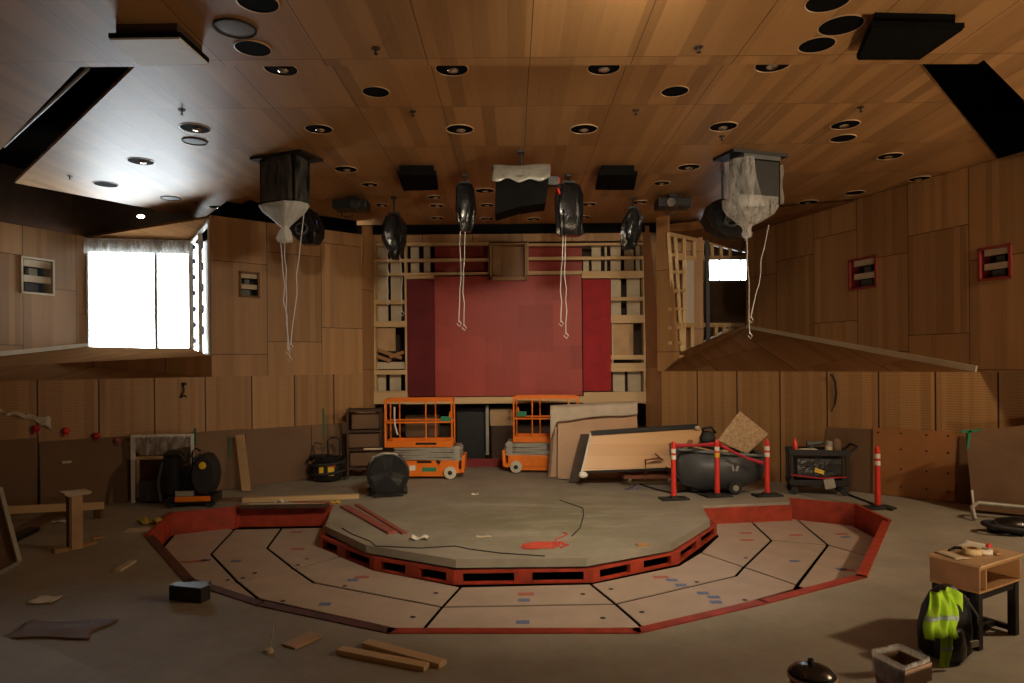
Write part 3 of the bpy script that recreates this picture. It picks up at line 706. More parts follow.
def downlight(px, py, w, label, z=ZC, lit=False, kind='downlight'):
    c = G(px, py, z); c.z = z
    r = w / 2 / F * c.y
    if kind == 'downlight':
        o = thing('ceiling_downlight', label, 'downlight', c, 0, 'recessed ceiling downlights')
        m = MB(); m.lathe([(r * .93, -.002), (r * .95, -.012), (r, -.010), (r, 0)], 28); m.build('trim_ring', 'copper', o, 40)
        m = MB(); m.lathe([(0, -.004), (r * .94, -.004)], 28); m.build('dark_well', 'matte_black', o)
        m = MB(); m.lathe([(0, -.03), (r * .18, -.028), (r * .3, -.015), (r * .34, -.004)], 18, (r * .05, r * .25, 0)); m.build('lens', 'chrome', o, 60)
    elif kind == 'black':
        o = thing('ceiling_hole_cover', label, 'ceiling fitting', c, 0, 'black round ceiling fittings')
        m = MB(); m.lathe([(r * .93, -.003), (r * .95, -.012), (r, -.01), (r, 0)], 28); m.build('trim_ring', 'copper', o)
        m = MB(); m.lathe([(0, -.006), (r * .94, -.006)], 28); m.build('cover', 'matte_black', o)
    elif kind == 'grille':
        o = thing('ceiling_speaker', label, 'ceiling speaker', c, 0, 'round ceiling speakers')
        m = MB(); m.lathe([(r * .9, -.004), (r * .93, -.02), (r, -.015), (r, 0)], 28); m.build('rim', 'rubber', o, 40)
        m = MB(); m.lathe([(0, -.014), (r * .6, -.012), (r * .9, -.006)], 28); m.build('grille', 'grille_grey', o, 40)
    else:
        o = thing('ceiling_sprinkler', label, 'sprinkler', c, 0, 'ceiling sprinklers')
        m = MB(); m.lathe([(0, -.012), (.05, -.01), (.05, 0)], 14); m.build('escutcheon', 'darkbrown', o)
        m = MB(); m.cyl((0, 0, -.01), (0, 0, -.07), .012, n=8); m.lathe([(0, -.075), (.03, -.07), (0, -.065)], 10); m.build('deflector', 'rubber', o)
    return o
rows = [
 ('cut by the ceiling step near the top', [(281, 68.5, 34), (452, 68.5, 34), (604, 67.5, 34), (773, 64.5, 36)]),
 ('in the row across the middle of the ceiling', [(195, 128, 29), (319, 128.7, 28), (460, 129, 28), (584, 128.8, 28), (723.5, 126.3, 28), (845.5, 124.5, 28)]),
 ('in the row before the two bagged speakers', [(141, 161, 25), (346, 169, 23), (689, 167, 23), (890, 156, 24)]),
 ('in the row of the square black boxes', [(218, 207, 18), (370, 184.5, 17), (485, 190.5, 20), (662, 183, 17), (808, 202, 19), (919.6, 178.5, 20)]),
 ('in the dim back rows, nearer row', [(382, 205, 14), (435, 197, 15), (487, 205, 15), (539, 206, 15), (589.5, 204, 15), (640, 202, 16)]),
 ('in the dim back rows, farther row', [(437, 205.5, 15), (487, 218.5, 15), (437, 218, 15), (534, 219, 15), (584, 217, 15)]),
]
for desc, L in rows:
    for i, (x, y, w) in enumerate(sorted(L)):
        downlight(x, y, w, 'ceiling downlight %s, %s from left' % (desc, ORD[i]))
for x, y, w, lab, z in ((376, 91.6, 28, 'flat black disc on the ceiling, left one of the central pair', ZC), (675, 91, 28, 'flat black disc on the ceiling, right one of the central pair', ZC), (253, 48, 36, 'black round ceiling fitting below the big round grille at the top left', ZA), (258, 2, 42, 'black round ceiling fitting cut by the top edge, upper left', ZA),
                        (828, 1, 44, 'black round ceiling fitting cut by the top edge, upper right', ZA), (841, 25, 44, 'large black disc beside the dark ceiling speaker box, upper right', ZA), (817, 44.5, 36, 'black round fitting with pale rim under the large black disc, upper right', ZA), (106, 184, 23, 'black round fitting near the left slot of the bright ceiling bay', ZC), (843, 138, 25, 'black disc right under a downlight in the right ceiling bay', ZC), (855, 192.5, 19, 'small black disc near the right upper wall', ZC)):
    downlight(x, y, w, lab, z, kind='black')
for x, y, w, lab, z in ((235, 28, 42, 'big pale round speaker grille near the top left', ZA), (195, 141, 24, 'pale round speaker grille under a downlight in the bright left bay', ZC), (171, 198, 19, 'small pale round grille at the back of the bright left bay', ZC)):
    downlight(x, y, w, lab, z, kind='grille')
for x, y, z, lab in ((376, 48, ZA, 'small sprinkler head on the front ceiling, left of middle'), (699, 46.5, ZA, 'small sprinkler head on the front ceiling, right of middle'), (413, 111, ZC, 'small sprinkler head right of the left black disc'), (636, 110, ZC, 'small sprinkler head left of the right black disc'), (182, 110, ZC, 'small sprinkler head in the bright left ceiling bay'), (861, 107, ZC, 'small sprinkler head in the right ceiling bay'), (70, 176, ZC, 'small sprinkler head near the left ceiling slot'), (196, 202, ZC, 'small sprinkler head at the back corner of the left bay'), (722, 136, ZC, 'small sprinkler head right behind a downlight on the right')):
    downlight(x, y, 5, lab, z, kind='sprinkler')
# lit lamp above the left window
c = P(141, 216.5, 16.9); o = thing('lit_spot_lamp', 'small glowing lamp on the dark wall above the big left window', 'lamp', c)
m = MB(); m.lathe([(0, -.04), (.05, -.03), (.07, 0), (.05, .03), (0, .05)], 14, sx=1.3); m.build('bulb', 'lamp', o, 180)
m = MB(); m.cyl((0, 0, .04), (0, .0, .35), .035, n=10); m.build('lamp_holder', 'black', o)

# ceiling loudspeaker boxes at the front: box hung under a recess
def ceiling_box(px4, zb, ztop, name, label, mt_face, edge):
    pts = [G(x, y, zb) for x, y in px4]; c = ctr(pts)
    o = thing(name, label, 'loudspeaker', c)
    m = MB(); m.prism([p - c for p in pts], (0, 0, .02)); m.build('front_panel', mt_face, o)
    m = MB(); m.prism([(p - c) * 1.03 + Vector((0, 0, .02)) for p in pts], (0, 0, .05)); m.build('housing', edge, o)
    m = MB(); m.prism([(p - c) * .88 + Vector((0, 0, .07)) for p in pts], (0, 0, ztop - zb - .07)); m.build('neck', 'darkbrown' if mt_face == 'white' else 'matte_black', o)
    return o
ceiling_box([(110, 40), (180, 39), (208, 64), (140, 66)], 6.2, ZA, 'ceiling_loudspeaker', 'pale lit loudspeaker panel hung below the ceiling, upper left', 'white', 'matte_black')
ceiling_box([(858, 60), (919.5, 60), (963, 30), (872, 28)], 6.2, ZA, 'ceiling_loudspeaker', 'black loudspeaker box hung below the ceiling, upper right', 'matte_black', 'matte_black')
ceiling_box([(404, 191), (438, 190), (436, 175), (398, 175)], 6.3, ZC, 'ceiling_loudspeaker', 'square black box on the ceiling above the left bagged lamps', 'matte_black', 'matte_black')
ceiling_box([(596, 190), (634, 190), (637, 175), (600, 175)], 6.3, ZC, 'ceiling_loudspeaker', 'square black box on the ceiling above the right bagged lamps', 'matte_black', 'matte_black')
def projector(px, py, label, s):
    c = G(px, py, 6.3)
    o = thing('ceiling_projector', label, 'projector', c)
    m = MB(); m.box((0, 0, 0), (.75, .5, .2), bev=.03); m.build('body', 'black', o)
    m = MB(); m.cyl((s * .12, -.25, -.02), (s * .12, -.36, -.04), .09); m.build('lens', 'chrome', o, 50)
    m = MB(); m.tube([(-.2, -.2, -.1), (-.17, -.22, -.26), (-.05, -.22, -.3), (.06, -.22, -.26), (.1, -.2, -.1)], .015); m.build('bracket', 'rubber', o)
    m = MB(); m.box((0, 0, .15), (.2, .2, .1)); m.build('ceiling_mount', 'black', o)
projector(352, 206, 'black projector hung from the ceiling beside the left bagged speaker', 1)
projector(673, 204, 'black projector with a ring hung from the ceiling near the right bagged speaker', -1)

# ------------------------------------------------------------------ HANGING BAGGED GEAR
def bag_rings(levels, n=28, seed=0, amp=.05):
    """levels: (z, cx, cy, rx, ry) ; squarish wrinkled rings"""
    rnd = random.Random(seed); ph = [rnd.random() * 6.28 for _ in range(6)]; out = []
    for (z, cx, cy, rx, ry) in levels:
        ring = []
        for k in range(n):
            t = 2 * math.pi * k / n; c, s = math.cos(t), math.sin(t)
            e = .55
            x = math.copysign(abs(c) ** e, c); y = math.copysign(abs(s) ** e, s)
            w = 1 + amp * .7 * (rnd.random() - .5) + amp * (math.sin(5 * t + ph[0] + z * 2) + .7 * math.sin(9 * t + ph[1] - z * 3) + .5 * math.sin(13 * t + ph[2]))
            ring.append(Vector((cx + x * rx * w, cy + y * ry * w, z)))
        out.append(ring)
    return out
def strings(parent, lines, r=.012, knot=True):
    for pts in lines:
        m = MB(); m.tube(pts, r, 5)
        if knot: m.tube([pts[-1] + Vector((0, 0, .03)), pts[-1] + Vector((.05, 0, -.03)), pts[-1] + Vector((.02, 0, -.09)), pts[-1] + Vector((-.04, 0, -.03))], r, 5)
        m.build('tie_string', 'cord', parent, 60)
def wob(p, q, n, a, seed):
    r = random.Random(seed); out = []
    for i in range(n + 1):
        t = i / n; v = p.lerp(q, t); k = math.sin(math.pi * t)
        out.append(v + Vector(((r.random() - .5) * a * k, (r.random() - .5) * a * k, 0)))
    return out
# left bagged speaker
c = G(285, 157, ZC); c.z = ZC; dL = c.y
o = thing('hanging_loudspeaker', 'black loudspeaker box wrapped in clear plastic hanging at the left', 'loudspeaker', c, math.radians(-22))
m = MB(); m.box((0, .05, -.03), (1.12, .62, .05)); m.build('ceiling_plate', 'black', o)
m = MB(); m.box((0, 0, -.46), (.76, .44, .80), bev=.02); m.build('cabinet', 'matte_black', o)
m = MB(); m.box((0, -.225, -.46), (.68, .01, .7)); m.build('grille', 'black', o)
lv = [(-.06, 0, 0, .40, .25), (-.3, 0, 0, .42, .27), (-.6, 0, 0, .42, .27), (-.86, 0, 0, .42, .27)]
MB().loft(bag_rings(lv, 40, 3, .015), False).build('plastic_wrap', 'film', o, 180)
lv = [(-.86, 0, 0, .42, .27), (-.98, 0, 0, .35, .23), (-1.10, 0, 0, .22, .16), (-1.22, 0, 0, .09, .08), (-1.27, 0, 0, .05, .05), (-1.33, 0, 0, .09, .08), (-1.46, -.02, 0, .14, .10), (-1.52, 0, 0, .12, .08)]
MB().loft(bag_rings(lv, 40, 5, .06), True).build('bag_bottom', 'milky', o, 180)
Rm = RZ(math.radians(22))
def lc(px, py, d): return Rm @ (P(px, py, d) - c)
strings(o, [wob(lc(281, 243, dL), lc(290, 358, dL), 8, .05, 1), wob(lc(285, 243, dL), lc(288, 350, dL), 8, .05, 2), wob(lc(305, 205, dL), lc(291, 345, dL), 8, .06, 3)], .009)
# right bagged speaker
c = G(752, 155, ZC); c.z = ZC; dR = c.y
o = thing('hanging_loudspeaker', 'black loudspeaker box half out of its clear plastic bag hanging at the right', 'loudspeaker', c, math.radians(18))
m = MB(); m.box((0, .05, -.03), (1.15, .62, .06)); m.build('ceiling_plate', 'black', o)
m = MB(); m.box((.05, -.02, -.09), (.78, .42, .1)); m.build('mount_bar', 'grey', o)
m = MB(); m.box((.05, 0, -.52), (.76, .46, .80), bev=.02); m.build('cabinet', 'matte_black', o)
m = MB(); m.box((.05, -.235, -.52), (.68, .01, .7)); m.build('grille', 'rubber', o)
def rp(u, v):
    t = math.pi * (.92 + u * .47); z = -.16 - v * .85
    k = 1 - .1 * v
    return Vector((-.12 + .42 * math.cos(t) * k + .03 * math.sin(9 * u + 4 * v) + .20 * u * v, -.02 + .42 * math.sin(t) * k + .02 * math.sin(14 * u + 3 * v), z))
MB().grid(rp, 24, 14).build('plastic_wrap', 'film_light', o, 180)
lv = [(-.80, -.02, 0, .47, .30), (-.95, -.02, 0, .46, .30), (-1.08, -.03, 0, .38, .27), (-1.2, -.06, 0, .22, .18), (-1.3, -.12, 0, .08, .08), (-1.36, -.12, 0, .06, .06), (-1.44, -.12, 0, .09, .07), (-1.5, -.12, 0, .06, .05)]
MB().loft(bag_rings(lv, 40, 9, .05), False).build('bag_bottom', 'film_light', o, 180)
MB().grid(lambda u, v: Vector((.47 + .02 * math.sin(9 * v), -.25 + .2 * u, -.2 - .7 * v)), 4, 12).build('bag_edge', 'milky', o, 180)
Rm = RZ(math.radians(-18))
strings(o, [wob(lc(747, 236, dR), lc(750, 334, dR), 8, .04, 4), wob(lc(769, 225, dR), lc(751, 318, dR), 8, .06, 5)], .008)
# black moving lights behind them
for px, py, d, rx, lab, strap in ((303, 226, 13.6, .30, 'black bagged moving light just behind the left hanging speaker', 'steel_blue'), (723, 219, 13.4, .42, 'shiny black bagged moving light behind the right hanging speaker', None)):
    top = P(px, py, d); o = thing('hanging_moving_light', lab, 'stage light', Vector((top.x, d, ZC)))
    dz = top.z - ZC
    m = MB(); m.cyl((0, 0, 0), (0, 0, dz + .3), .025, n=8); m.build('hanger_rod', 'black', o)
    lv = [(dz + .38, 0, 0, .08, .08), (dz + .28, .02, 0, rx * .7, rx * .6), (dz, .04, 0, rx, rx * .8), (dz - .22, .1, 0, rx * .85, rx * .7), (dz - .38, .16, 0, rx * .45, rx * .4)]
    MB().loft(bag_rings(lv, 32, 11, .11)).build('bag', 'blackbag', o, 35)
    m = MB(); m.lathe([(.10, 0), (.13, .01), (.13, .06), (.10, .06)], 18, (.05, -rx * .75, dz - .12), RX(math.radians(70))); m.build('lens_ring', 'grey', o, 40)
    if strap:
        m = MB(); m.box((.30, -.1, dz - .05), (.03, .06, .26), bev=.01); m.build('blue_strap', strap, o)
# five bagged lights in the middle
def bagged(px, rod_y, y0, y1, w, tilt, label, seed, mat='blackbag', wtop=.5, wbot=.5, string=None, redstrap=False, glint=None):
    c = G(px, rod_y, ZC); d = c.y; c.z = ZC
    o = thing('bagged_stage_light', label, 'stage light', c, 0, 'stage lights wrapped in black bags')
    zt, zb = P(px, y0, d).z - ZC, P(px, y1, d).z - ZC; ww = w / 2 / F * d
    m = MB(); m.cyl((0, 0, 0), (0, 0, zt + .02), .022, n=8); m.box((0, 0, -.02), (.12, .12, .04)); m.box((0, 0, zt + .02), (ww * 1.1, .06, .07)); m.build('hanger_rod', 'black', o)
    h = zb - zt; tx = tilt
    lv = [(zt, 0, 0, ww * wtop * .7, ww * .4), (zt + h * .06, 0, 0, ww * wtop * 1.3, ww * .8), (zt + h * .25, tx * .1, 0, ww * .95, ww * .9), (zt + h * .55, tx * .45, 0, ww, ww), (zt + h * .8, tx * .8, 0, ww * (.55 + .4 * wbot), ww * .8), (zt + h * .97, tx, 0, ww * wbot, ww * .6), (zt + h, tx, 0, ww * wbot * .8, ww * .5)]
    MB().loft(bag_rings(lv, 32, seed, .13)).build('bag', mat, o, 35)
    if glint:
        m = MB(); pts = [(-ww * .95, -ww * .55, zt + h * .45), (-ww * .9 + tx * .5, -ww * .6, zt + h * .65), (-ww * .5 + tx * .8, -ww * .75, zt + h * .86)]
        m.tube([Vector(p) for p in pts], .03, 6); m.build('glint_strip', 'silver', o, 180)  # silver strip drawn in place of the glint on the bag
    if string:
        for k, (a, b2) in enumerate(string):
            pa, pb = P(*a, d) - c, P(*b2, d) - c
            strings(o, [wob(pa, pb, 9, .06, seed + k)], .008)
    if redstrap:
        m = MB(); m.tube([(-ww * .8, -ww * .9, zt + .05), (-ww * .95, -ww, zt - .12), (-ww * .8, -ww, zt - .26)], .025, 6); m.build('red_strap', 'post', o, 60)
    return o
bagged(394, 197, 215, 260, 22, .02, 'narrow black bagged lamp with a pale glint strip, leftmost of the five central lamps', 21, wbot=.3, glint=True, string=[((388, 258), (388, 301)), ((400, 240), (402, 312))])
bagged(465, 175, 184, 232, 18, .02, 'slim shiny black bagged lamp hanging left of the big silver topped one', 22, wtop=.7, wbot=.6, string=[((461, 225), (459, 322)), ((465, 225), (464, 326))])
bagged(569, 175, 184, 236, 26, 0, 'black bagged lamp with a red strap right of the big silver topped one', 23, wtop=.6, wbot=.95, string=[((563, 230), (561, 322)), ((566, 232), (566, 334))], redstrap=True)
bagged(633, 197, 209, 250, 19, -.12, 'tilted black bagged lamp, rightmost of the five central lamps', 24, wtop=.35, wbot=.6, glint=True)
c = G(521, 151, ZC); c.z = ZC; d = c.y
o = thing('bagged_stage_light', 'large boxy black lamp with a silver foil top in the centre', 'stage light', c, 0, 'stage lights wrapped in black bags')
def cc_(px, py, dd=0): return P(px, py, d + dd) - c
m = MB(); m.cyl((0, 0, 0), cc_(521, 168), .022, n=8); m.box((0, 0, -.02), (.12, .12, .04)); m.build('hanger_rod', 'black', o)
m = MB(); m.prism([cc_(496, 176, -.25), cc_(549, 175, -.25), cc_(546, 203, -.25), cc_(518, 207, -.27), cc_(495, 214, -.25)], (0, .6, 0)); m.build('bag', 'matte_black', o)
def foil(u, v):
    p = cc_(492.5, 168).lerp(cc_(549, 167), u); yy = -.30 + .66 * v
    s = .30 * max(0, 1 - v * 4) if v < .25 else 0
    return Vector((p.x + .02 * math.sin(v * 9), yy, p.z - s * (1 + .1 * math.sin(u * 17)) + .012 * math.sin(u * 8 + v * 5)))
MB().grid(foil, 24, 12).build('foil_cover', 'silver', o, 180, .012)
m = MB(); m.box(cc_(553, 182), (.2, .2, .14)); m.tube([cc_(548, 178), cc_(556, 181), cc_(560, 188)], .03, 6); m.build('clamp', 'black', o)

# ------------------------------------------------------------------ HARDBOARD AND PANELS ALONG THE WALLS
def lean_sheet(name, o0, dirv, u0, u1, h, label, cat, mat, gap=.03, lean=.07, nrm=1, edge=None, group=None, htop=None):
    d = Vector((dirv.x, dirv.y, 0)); nn = Vector((-d.y, d.x, 0)) * nrm
    base = Vector((o0.x, o0.y, 0)) + d * ((u0 + u1) / 2) + nn * (gap + lean)
    w = u1 - u0; ang = math.atan2(d.y, d.x)
    t = math.asin(min(.9, lean / h))
    m = MB(); m.box((0, 0, 0), (w, .015, h))
    R = RX(t * nrm)
    for v in m.b.verts: v.co = R @ (v.co + Vector((0, 0, h / 2)))
    ob = m.build(name, mat); ob.location = base + Vector((0, 0, .01)); ob.rotation_euler = (0, 0, ang)
    tag(ob, label, cat, group)
    return ob
gl = 'brown hardboard sheets leaning on the left wall'
for u0, u1, h, lab, mt in ((.45, 1.42, 1.30, 'brown hardboard sheet on the left wall behind the black vacuum', 'hard_grey'), (1.45, 3.0, 1.30, 'wide brown hardboard sheet right of the leaning pale plank', 'hard'), (3.02, 5.15, 1.32, 'brown hardboard sheet behind the black cart and the pale plank', 'hard_grey'), (5.2, 6.9, 1.34, 'brown hardboard sheet behind the white framed rack, left wall', 'hard'), (6.95, 9.6, 1.42, 'dark hardboard sheet at the left end under the torn plastic', 'hard')):
    lean_sheet('hardboard_sheet', WL0, WLd, u0, u1, h, lab, 'hardboard sheet', mt, gap=.02, lean=.08, nrm=1, group=gl)
gr = 'brown hardboard sheets leaning on the right wall'
for u0, u1, h, lab, mt in ((4.05, 4.98, 1.32, 'brown hardboard sheet behind the cluttered tool cart', 'hard'), (6.5, 7.4, 1.28, 'shaded hardboard sheet right of the dotted plywood', 'hard')):
    lean_sheet('hardboard_sheet', WR0, WRd, u0, u1, h, lab, 'hardboard sheet', mt, gap=.02, lean=.06, nrm=-1, group=gr)
# plywood with dark plugs
pb = lean_sheet('plywood_sheet', WR0, WRd, 4.98, 6.42, 1.36, 'orange brown plywood sheet with rows of dark plugs on the right wall', 'plywood sheet', plain('orange_ply', (.36, .155, .05), .55, var=.12, scale=2), gap=.05, lean=.06, nrm=-1)
m = MB()
for x in (-.62, -.2, .25, .62):
    for z in (.2, .55, .95, 1.27): m.lathe([(0, 0), (.02, 0), (.02, .006), (0, .006)], 8, (x, -.012 + .045 * z, z), RX(math.radians(90)))
m.build('plug', 'black', pb)
# big board by the right edge
pts = [P(965.5, 433, 12.55), P(973, 507, 12.35), Vector((10.9, 10.5, 0.02)), Vector((11.0, 10.5, 2.15))]
pts[1].z = .06; c = ctr(pts); c.z = 0
o = thing('leaning_board', 'large dark brown board standing by the right picture edge with green tape', 'board', c)
m = MB(); m.prism([p - c for p in pts], (.03, .04, 0)); m.build('panel', 'hard_grey', o)
m = MB(); m.beam(P(972, 490, 12.33) - c, P(973.5, 505, 12.3) - c, .03, .03, up=(1, 0, 0)); m.build('pale_edge', 'white', o)
m = MB(); m.box(P(969, 440, 12.5) - c, (.05, .01, .35), RY(.12)); m.box(P(972, 431, 12.5) - c, (.38, .01, .05), RY(-.05)); m.build('green_tape', 'green', o)
# ------------------------------------------------------------------ SCISSOR LIFTS
def make_lift():
    o = thing('scissor_lift', 'orange scissor lift left of the black doorway, behind the drum fan', 'scissor lift')
    def part(nm, mt, fn, sm=None):
        m = MB(); fn(m); return m.build(nm, mt, o, sm)
    part('chassis', 'orange', lambda m: (m.box((.05, 0, .30), (1.55, .7, .30), bev=.02), m.box((.02, 0, .13), (1.0, .66, .14), bev=.015), m.box((-.1, -.36, .22), (.9, .03, .28))))
    part('bumper', 'orange', lambda m: (m.box((.93, 0, .36), (.08, .7, .42), RY(.06), .02), m.box((.86, 0, .18), (.12, .6, .1), bev=.015)))
    part('deck', 'orange', lambda m: (m.box((-.13, -.37, .85), (1.6, .03, .15)), m.box((-.13, .37, .85), (1.6, .03, .15)), m.box((.66, 0, .85), (.03, .74, .15)), m.box((-.92, 0, .85), (.03, .74, .15)), m.box((-.13, 0, .79), (1.6, .74, .03))))
    part('scissor_stack', 'greysteel', lambda m: [m.box((.08, y, z), (1.62, .06, .055), RY(a)) for y in (-.3, -.18, .18, .3) for z, a in ((.49, .02), (.55, -.02), (.61, .02), (.67, -.02), (.73, .02))] + [m.box((.78, 0, .61), (.14, .68, .36), bev=.01), m.box((.1, -.33, .74), (1.6, .02, .06))])
    def rails(m):
        for y in (-.37, .37):
            for x in (-.93, .67): m.tube([(x, y, .78), (x, y, 1.90)], .022, 8)
            for x in ((.05,) if y < 0 else (.2, -.7)): m.tube([(x, y, .78), (x, y, 1.90)], .018, 8)
            m.beam((-.95, y, 1.90), (.69, y, 1.90), .07, .04); m.tube([(-.93, y, 1.37), (.67, y, 1.37)], .024, 8)
        for x in (-.93, .67):
            m.beam((x, -.37, 1.90), (x, .37, 1.90), .06, .04); m.tube([(x, -.37, 1.37), (x, .37, 1.37)], .02, 8)
        m.tube([(-.93, -.2, .92), (-.93, -.2, 1.9)], .018, 8)
    part('guard_rail', 'orange', rails)
    for x in (.62, -.62):
        for y in (-.36, .36):
            m = MB(); m.lathe([(0, -.05), (.14, -.05), (.155, -.03), (.155, .03), (.14, .05), (0, .05)], 22, (x, y, .157), RX(math.radians(90))); w = m.build('wheel', 'cream', o, 40)
            m = MB(); m.lathe([(0, -.015), (.055, -.015), (.055, .0), (0, .0)], 14, (x, y + (-.055 if y < 0 else .07), .157), RX(math.radians(90))); m.build('hub', 'rubber', w)
    part('control_box', 'green', lambda m: m.box((.52, -.30, 1.44), (.24, .12, .13), bev=.015))
    part('joystick', 'orange', lambda m: m.cyl((.62, -.34, 1.5), (.64, -.34, 1.62), .03, n=8))
    part('decal', 'green', lambda m: (m.box((.12, -.378, .24), (.34, .006, .1))))
    part('warning_plate', 'white', lambda m: (m.box((-.28, -.378, .28), (.14, .006, .12))))
    part('black_panel', 'black', lambda m: m.box((.0, -.36, .42), (.35, .01, .05)))
    part('black_panel', 'black', lambda m: m.box((.05, -.388, .86), (.5, .006, .05)))
    part('slot_cover', 'black', lambda m: m.box((.34, -.37, .42), (.1, .02, .07), RY(.4)))
    part('hose', 'white', lambda m: m.tube([(-.7, -.38, 1.75), (-.7, -.39, 1.5), (-.69, -.4, 1.3), (-.63, -.4, 1.08)], .025, 6), 60)
    part('step', 'greysteel', lambda m: m.box((.72, -.3, .5), (.2, .1, .04)))
    return o
lift = make_lift()
g = G(424.5, 479.5); lift.location = (g.x, g.y + .37, 0); lift.scale = (1, 1, 1)
l2 = copy_tree(lift); l2['label'] = 'orange scissor lift right of the black doorway, half hidden by the brown panels'
l2['group'] = lift['group'] = 'orange scissor lifts'
g = G(541.5, 477.5); l2.location = (g.x + .05, g.y + 1.0, 0); l2.rotation_euler = (0, 0, math.pi - math.radians(6))

# ------------------------------------------------------------------ THINGS ON THE STAGE AND ALONG THE BACK
# drum fan
g = G(388, 496); o = thing('drum_fan', 'round black drum fan on the stage in front of the left scissor lift', 'fan', g, math.radians(14))
RF = RX(math.radians(90))
m = MB(); m.lathe([(.40, -.2), (.44, -.19), (.44, .19), (.40, .2), (.385, .17), (.385, -.17), (.40, -.2)], 40, (0, 0, .49), RF); m.build('drum', 'black', o, 40)
m = MB()
for r in (.08, .14, .2, .26, .32, .38): m.lathe([(r - .004, -.004), (r + .004, -.004), (r + .004, .004), (r - .004, .004), (r - .004, -.004)], 36, (0, -.2, .49), RF)
for k in range(12): t = k * math.pi / 6; m.tube([(.06 * math.cos(t), -.2, .49 + .06 * math.sin(t)), (.41 * math.cos(t), -.2, .49 + .41 * math.sin(t))], .004, 5)
m.build('grille', 'rubber', o)
m = MB()
for k in range(3):
    t = 2 * math.pi * k / 3 + .5
    R = Matrix.Rotation(t, 3, 'Y') 
    pts = [Vector((.06, -.03, -.05)), Vector((.34, -.06, -.14)), Vector((.36, .05, .12)), Vector((.07, .05, .06))]
    m.prism([R @ p + Vector((0, 0, .49)) for p in pts], R @ Vector((0, .012, 0)))
m.build('fan_blade', 'greysteel', o)
m = MB(); m.lathe([(0, -.1), (.07, -.1), (.09, .05), (.09, .16), (0, .17)], 20, (0, 0, .49), RF); m.build('motor', 'rubber', o, 40)
m = MB()
for r in range(3, 20): m.lathe([(r * .02 - .006, .19), (r * .02 + .006, .19), (r * .02 + .006, .2), (r * .02 - .006, .2), (r * .02 - .006, .19)], 36, (0, 0, .49), RF)
m.lathe([(0, .02), (.385, .03)], 36, (0, .12, .49), RF); m.build('rear_shroud', 'black', o)
m = MB(); m.tube([(-.36, -.15, .93 - .2), (-.3, -.18, .86), (-.1, -.2, .93), (.12, -.2, .92), (.2, -.18, .88)], .022, 8); m.build('pale_edge_strip', 'greysteel', o, 60)
m = MB()
for x in (-.28, .28): m.tube([(x, -.22, .05), (x, .22, .05)], .03, 8); m.beam((x, 0, .05), (x * 1.3, 0, .3), .05, .04)
m.box((0, -.15, .06), (.6, .05, .05)); m.build('stand', 'black', o)
for x in (-.30, .30):
    m = MB(); m.lathe([(0, -.04), (.09, -.04), (.09, .04), (0, .04)], 18, (x * 1.25, .12, .09), RY(math.radians(90))); m.build('wheel', 'rubber', o, 40)
# wet vacuum
g = G(328.5, 481); o = thing('canister_vacuum', 'black canister vacuum with yellow labels against the left wall', 'vacuum cleaner', g, .1)
m = MB(); m.lathe([(0, .05), (.30, .05), (.34, .1), (.36, .3), (.33, .45), (.3, .47), (.31, .5), (.24, .58), (.1, .63), (0, .63)], 28); m.build('tank', 'black', o, 40)
m = MB(); m.tube([(-.02, .1, .55), (-.02, .1, .95), (.04, .1, 1.02), (.2, .1, 1.02), (.26, .1, .95), (.26, .1, .55)], .022, 8); m.build('push_handle', 'black', o, 60)
m = MB(); m.box((-.1, -.345, .33), (.1, .02, .26), RZ(-.15)); m.box((.12, -.335, .28), (.14, .02, .2), RZ(.2)); m.build('yellow_label', 'yellow', o)
m = MB(); m.box((.12, -.34, .42), (.2, .02, .06), RZ(.2)); m.build('red_label', 'post', o)
pts = [Vector((.40 * math.cos(t * .35), .39 * math.sin(t * .35), .06 + .012 * t)) for t in range(0, 50)]
m = MB(); m.tube(pts, .035, 8); m.build('hose', 'rubber', o, 60)
m = MB(); m.tube([(-.3, .12, .5), (-.38, .12, .8), (-.3, .12, .92), (-.16, .12, .86)], .015, 6); m.build('cable', 'rubber', o, 60)
# dark storage rack by the wall corner
g = P(366, 470, 16.85); g.z = 0
o = thing('storage_rack', 'dark brown stacked storage rack in the shadow behind the drum fan', 'rack', g, math.radians(8))
for x in (-.40, .40):
    for y in (-.28, .28): m = MB(); m.box((x, y, .85), (.05, .05, 1.7)); m.build('upright', 'darkbrown', o)
for z in (.25, .7, 1.15, 1.65):
    m = MB(); m.box((0, 0, z), (.84, .6, .05)); m.build('shelf', 'darkbrown', o)
m = MB(); m.box((0, .05, .48), (.74, .45, .38), bev=.03); m.box((-.02, .05, .92), (.75, .45, .36), bev=.03); m.box((.03, .05, 1.37), (.7, .42, .36), bev=.03); m.build('stored_box', 'hard', o)
m = MB(); m.box((.2, -.3, .72), (.45, .02, .05)); m.build('pale_strip', 'pale', o)
# cardboard seen through the left lift and pale box right of the doorway
g = B(423, 438, 18.9); m = MB(); m.box((0, 0, 0), (.9, .4, .6), bev=.03); o = m.build('cardboard_box', 'hard_grey'); o.location = g; o.location.z = .3 + .75; 
m = MB(); m.box((0, 0, -.67), (1.0, .5, .74)); m.build('crate_below', 'darkbrown', o); tag(o, 'brown box seen through the rails of the left scissor lift', 'box')
g = B(502, 416.5, 19.3); m = MB(); m.box((0, 0, 0), (.62, .4, .48)); 
for k in range(4): m.box((-.27 + .18 * k, -.21, 0), (.12, .02, .44))
o = m.build('wooden_crate', 'ply'); o.location = g
m = MB(); m.box((0, .02, -g.z / 2 - .12), (.58, .36, g.z - .25)); m.build('stand', 'darkbrown', o); tag(o, 'pale slatted wooden crate raised up just right of the black doorway', 'crate')

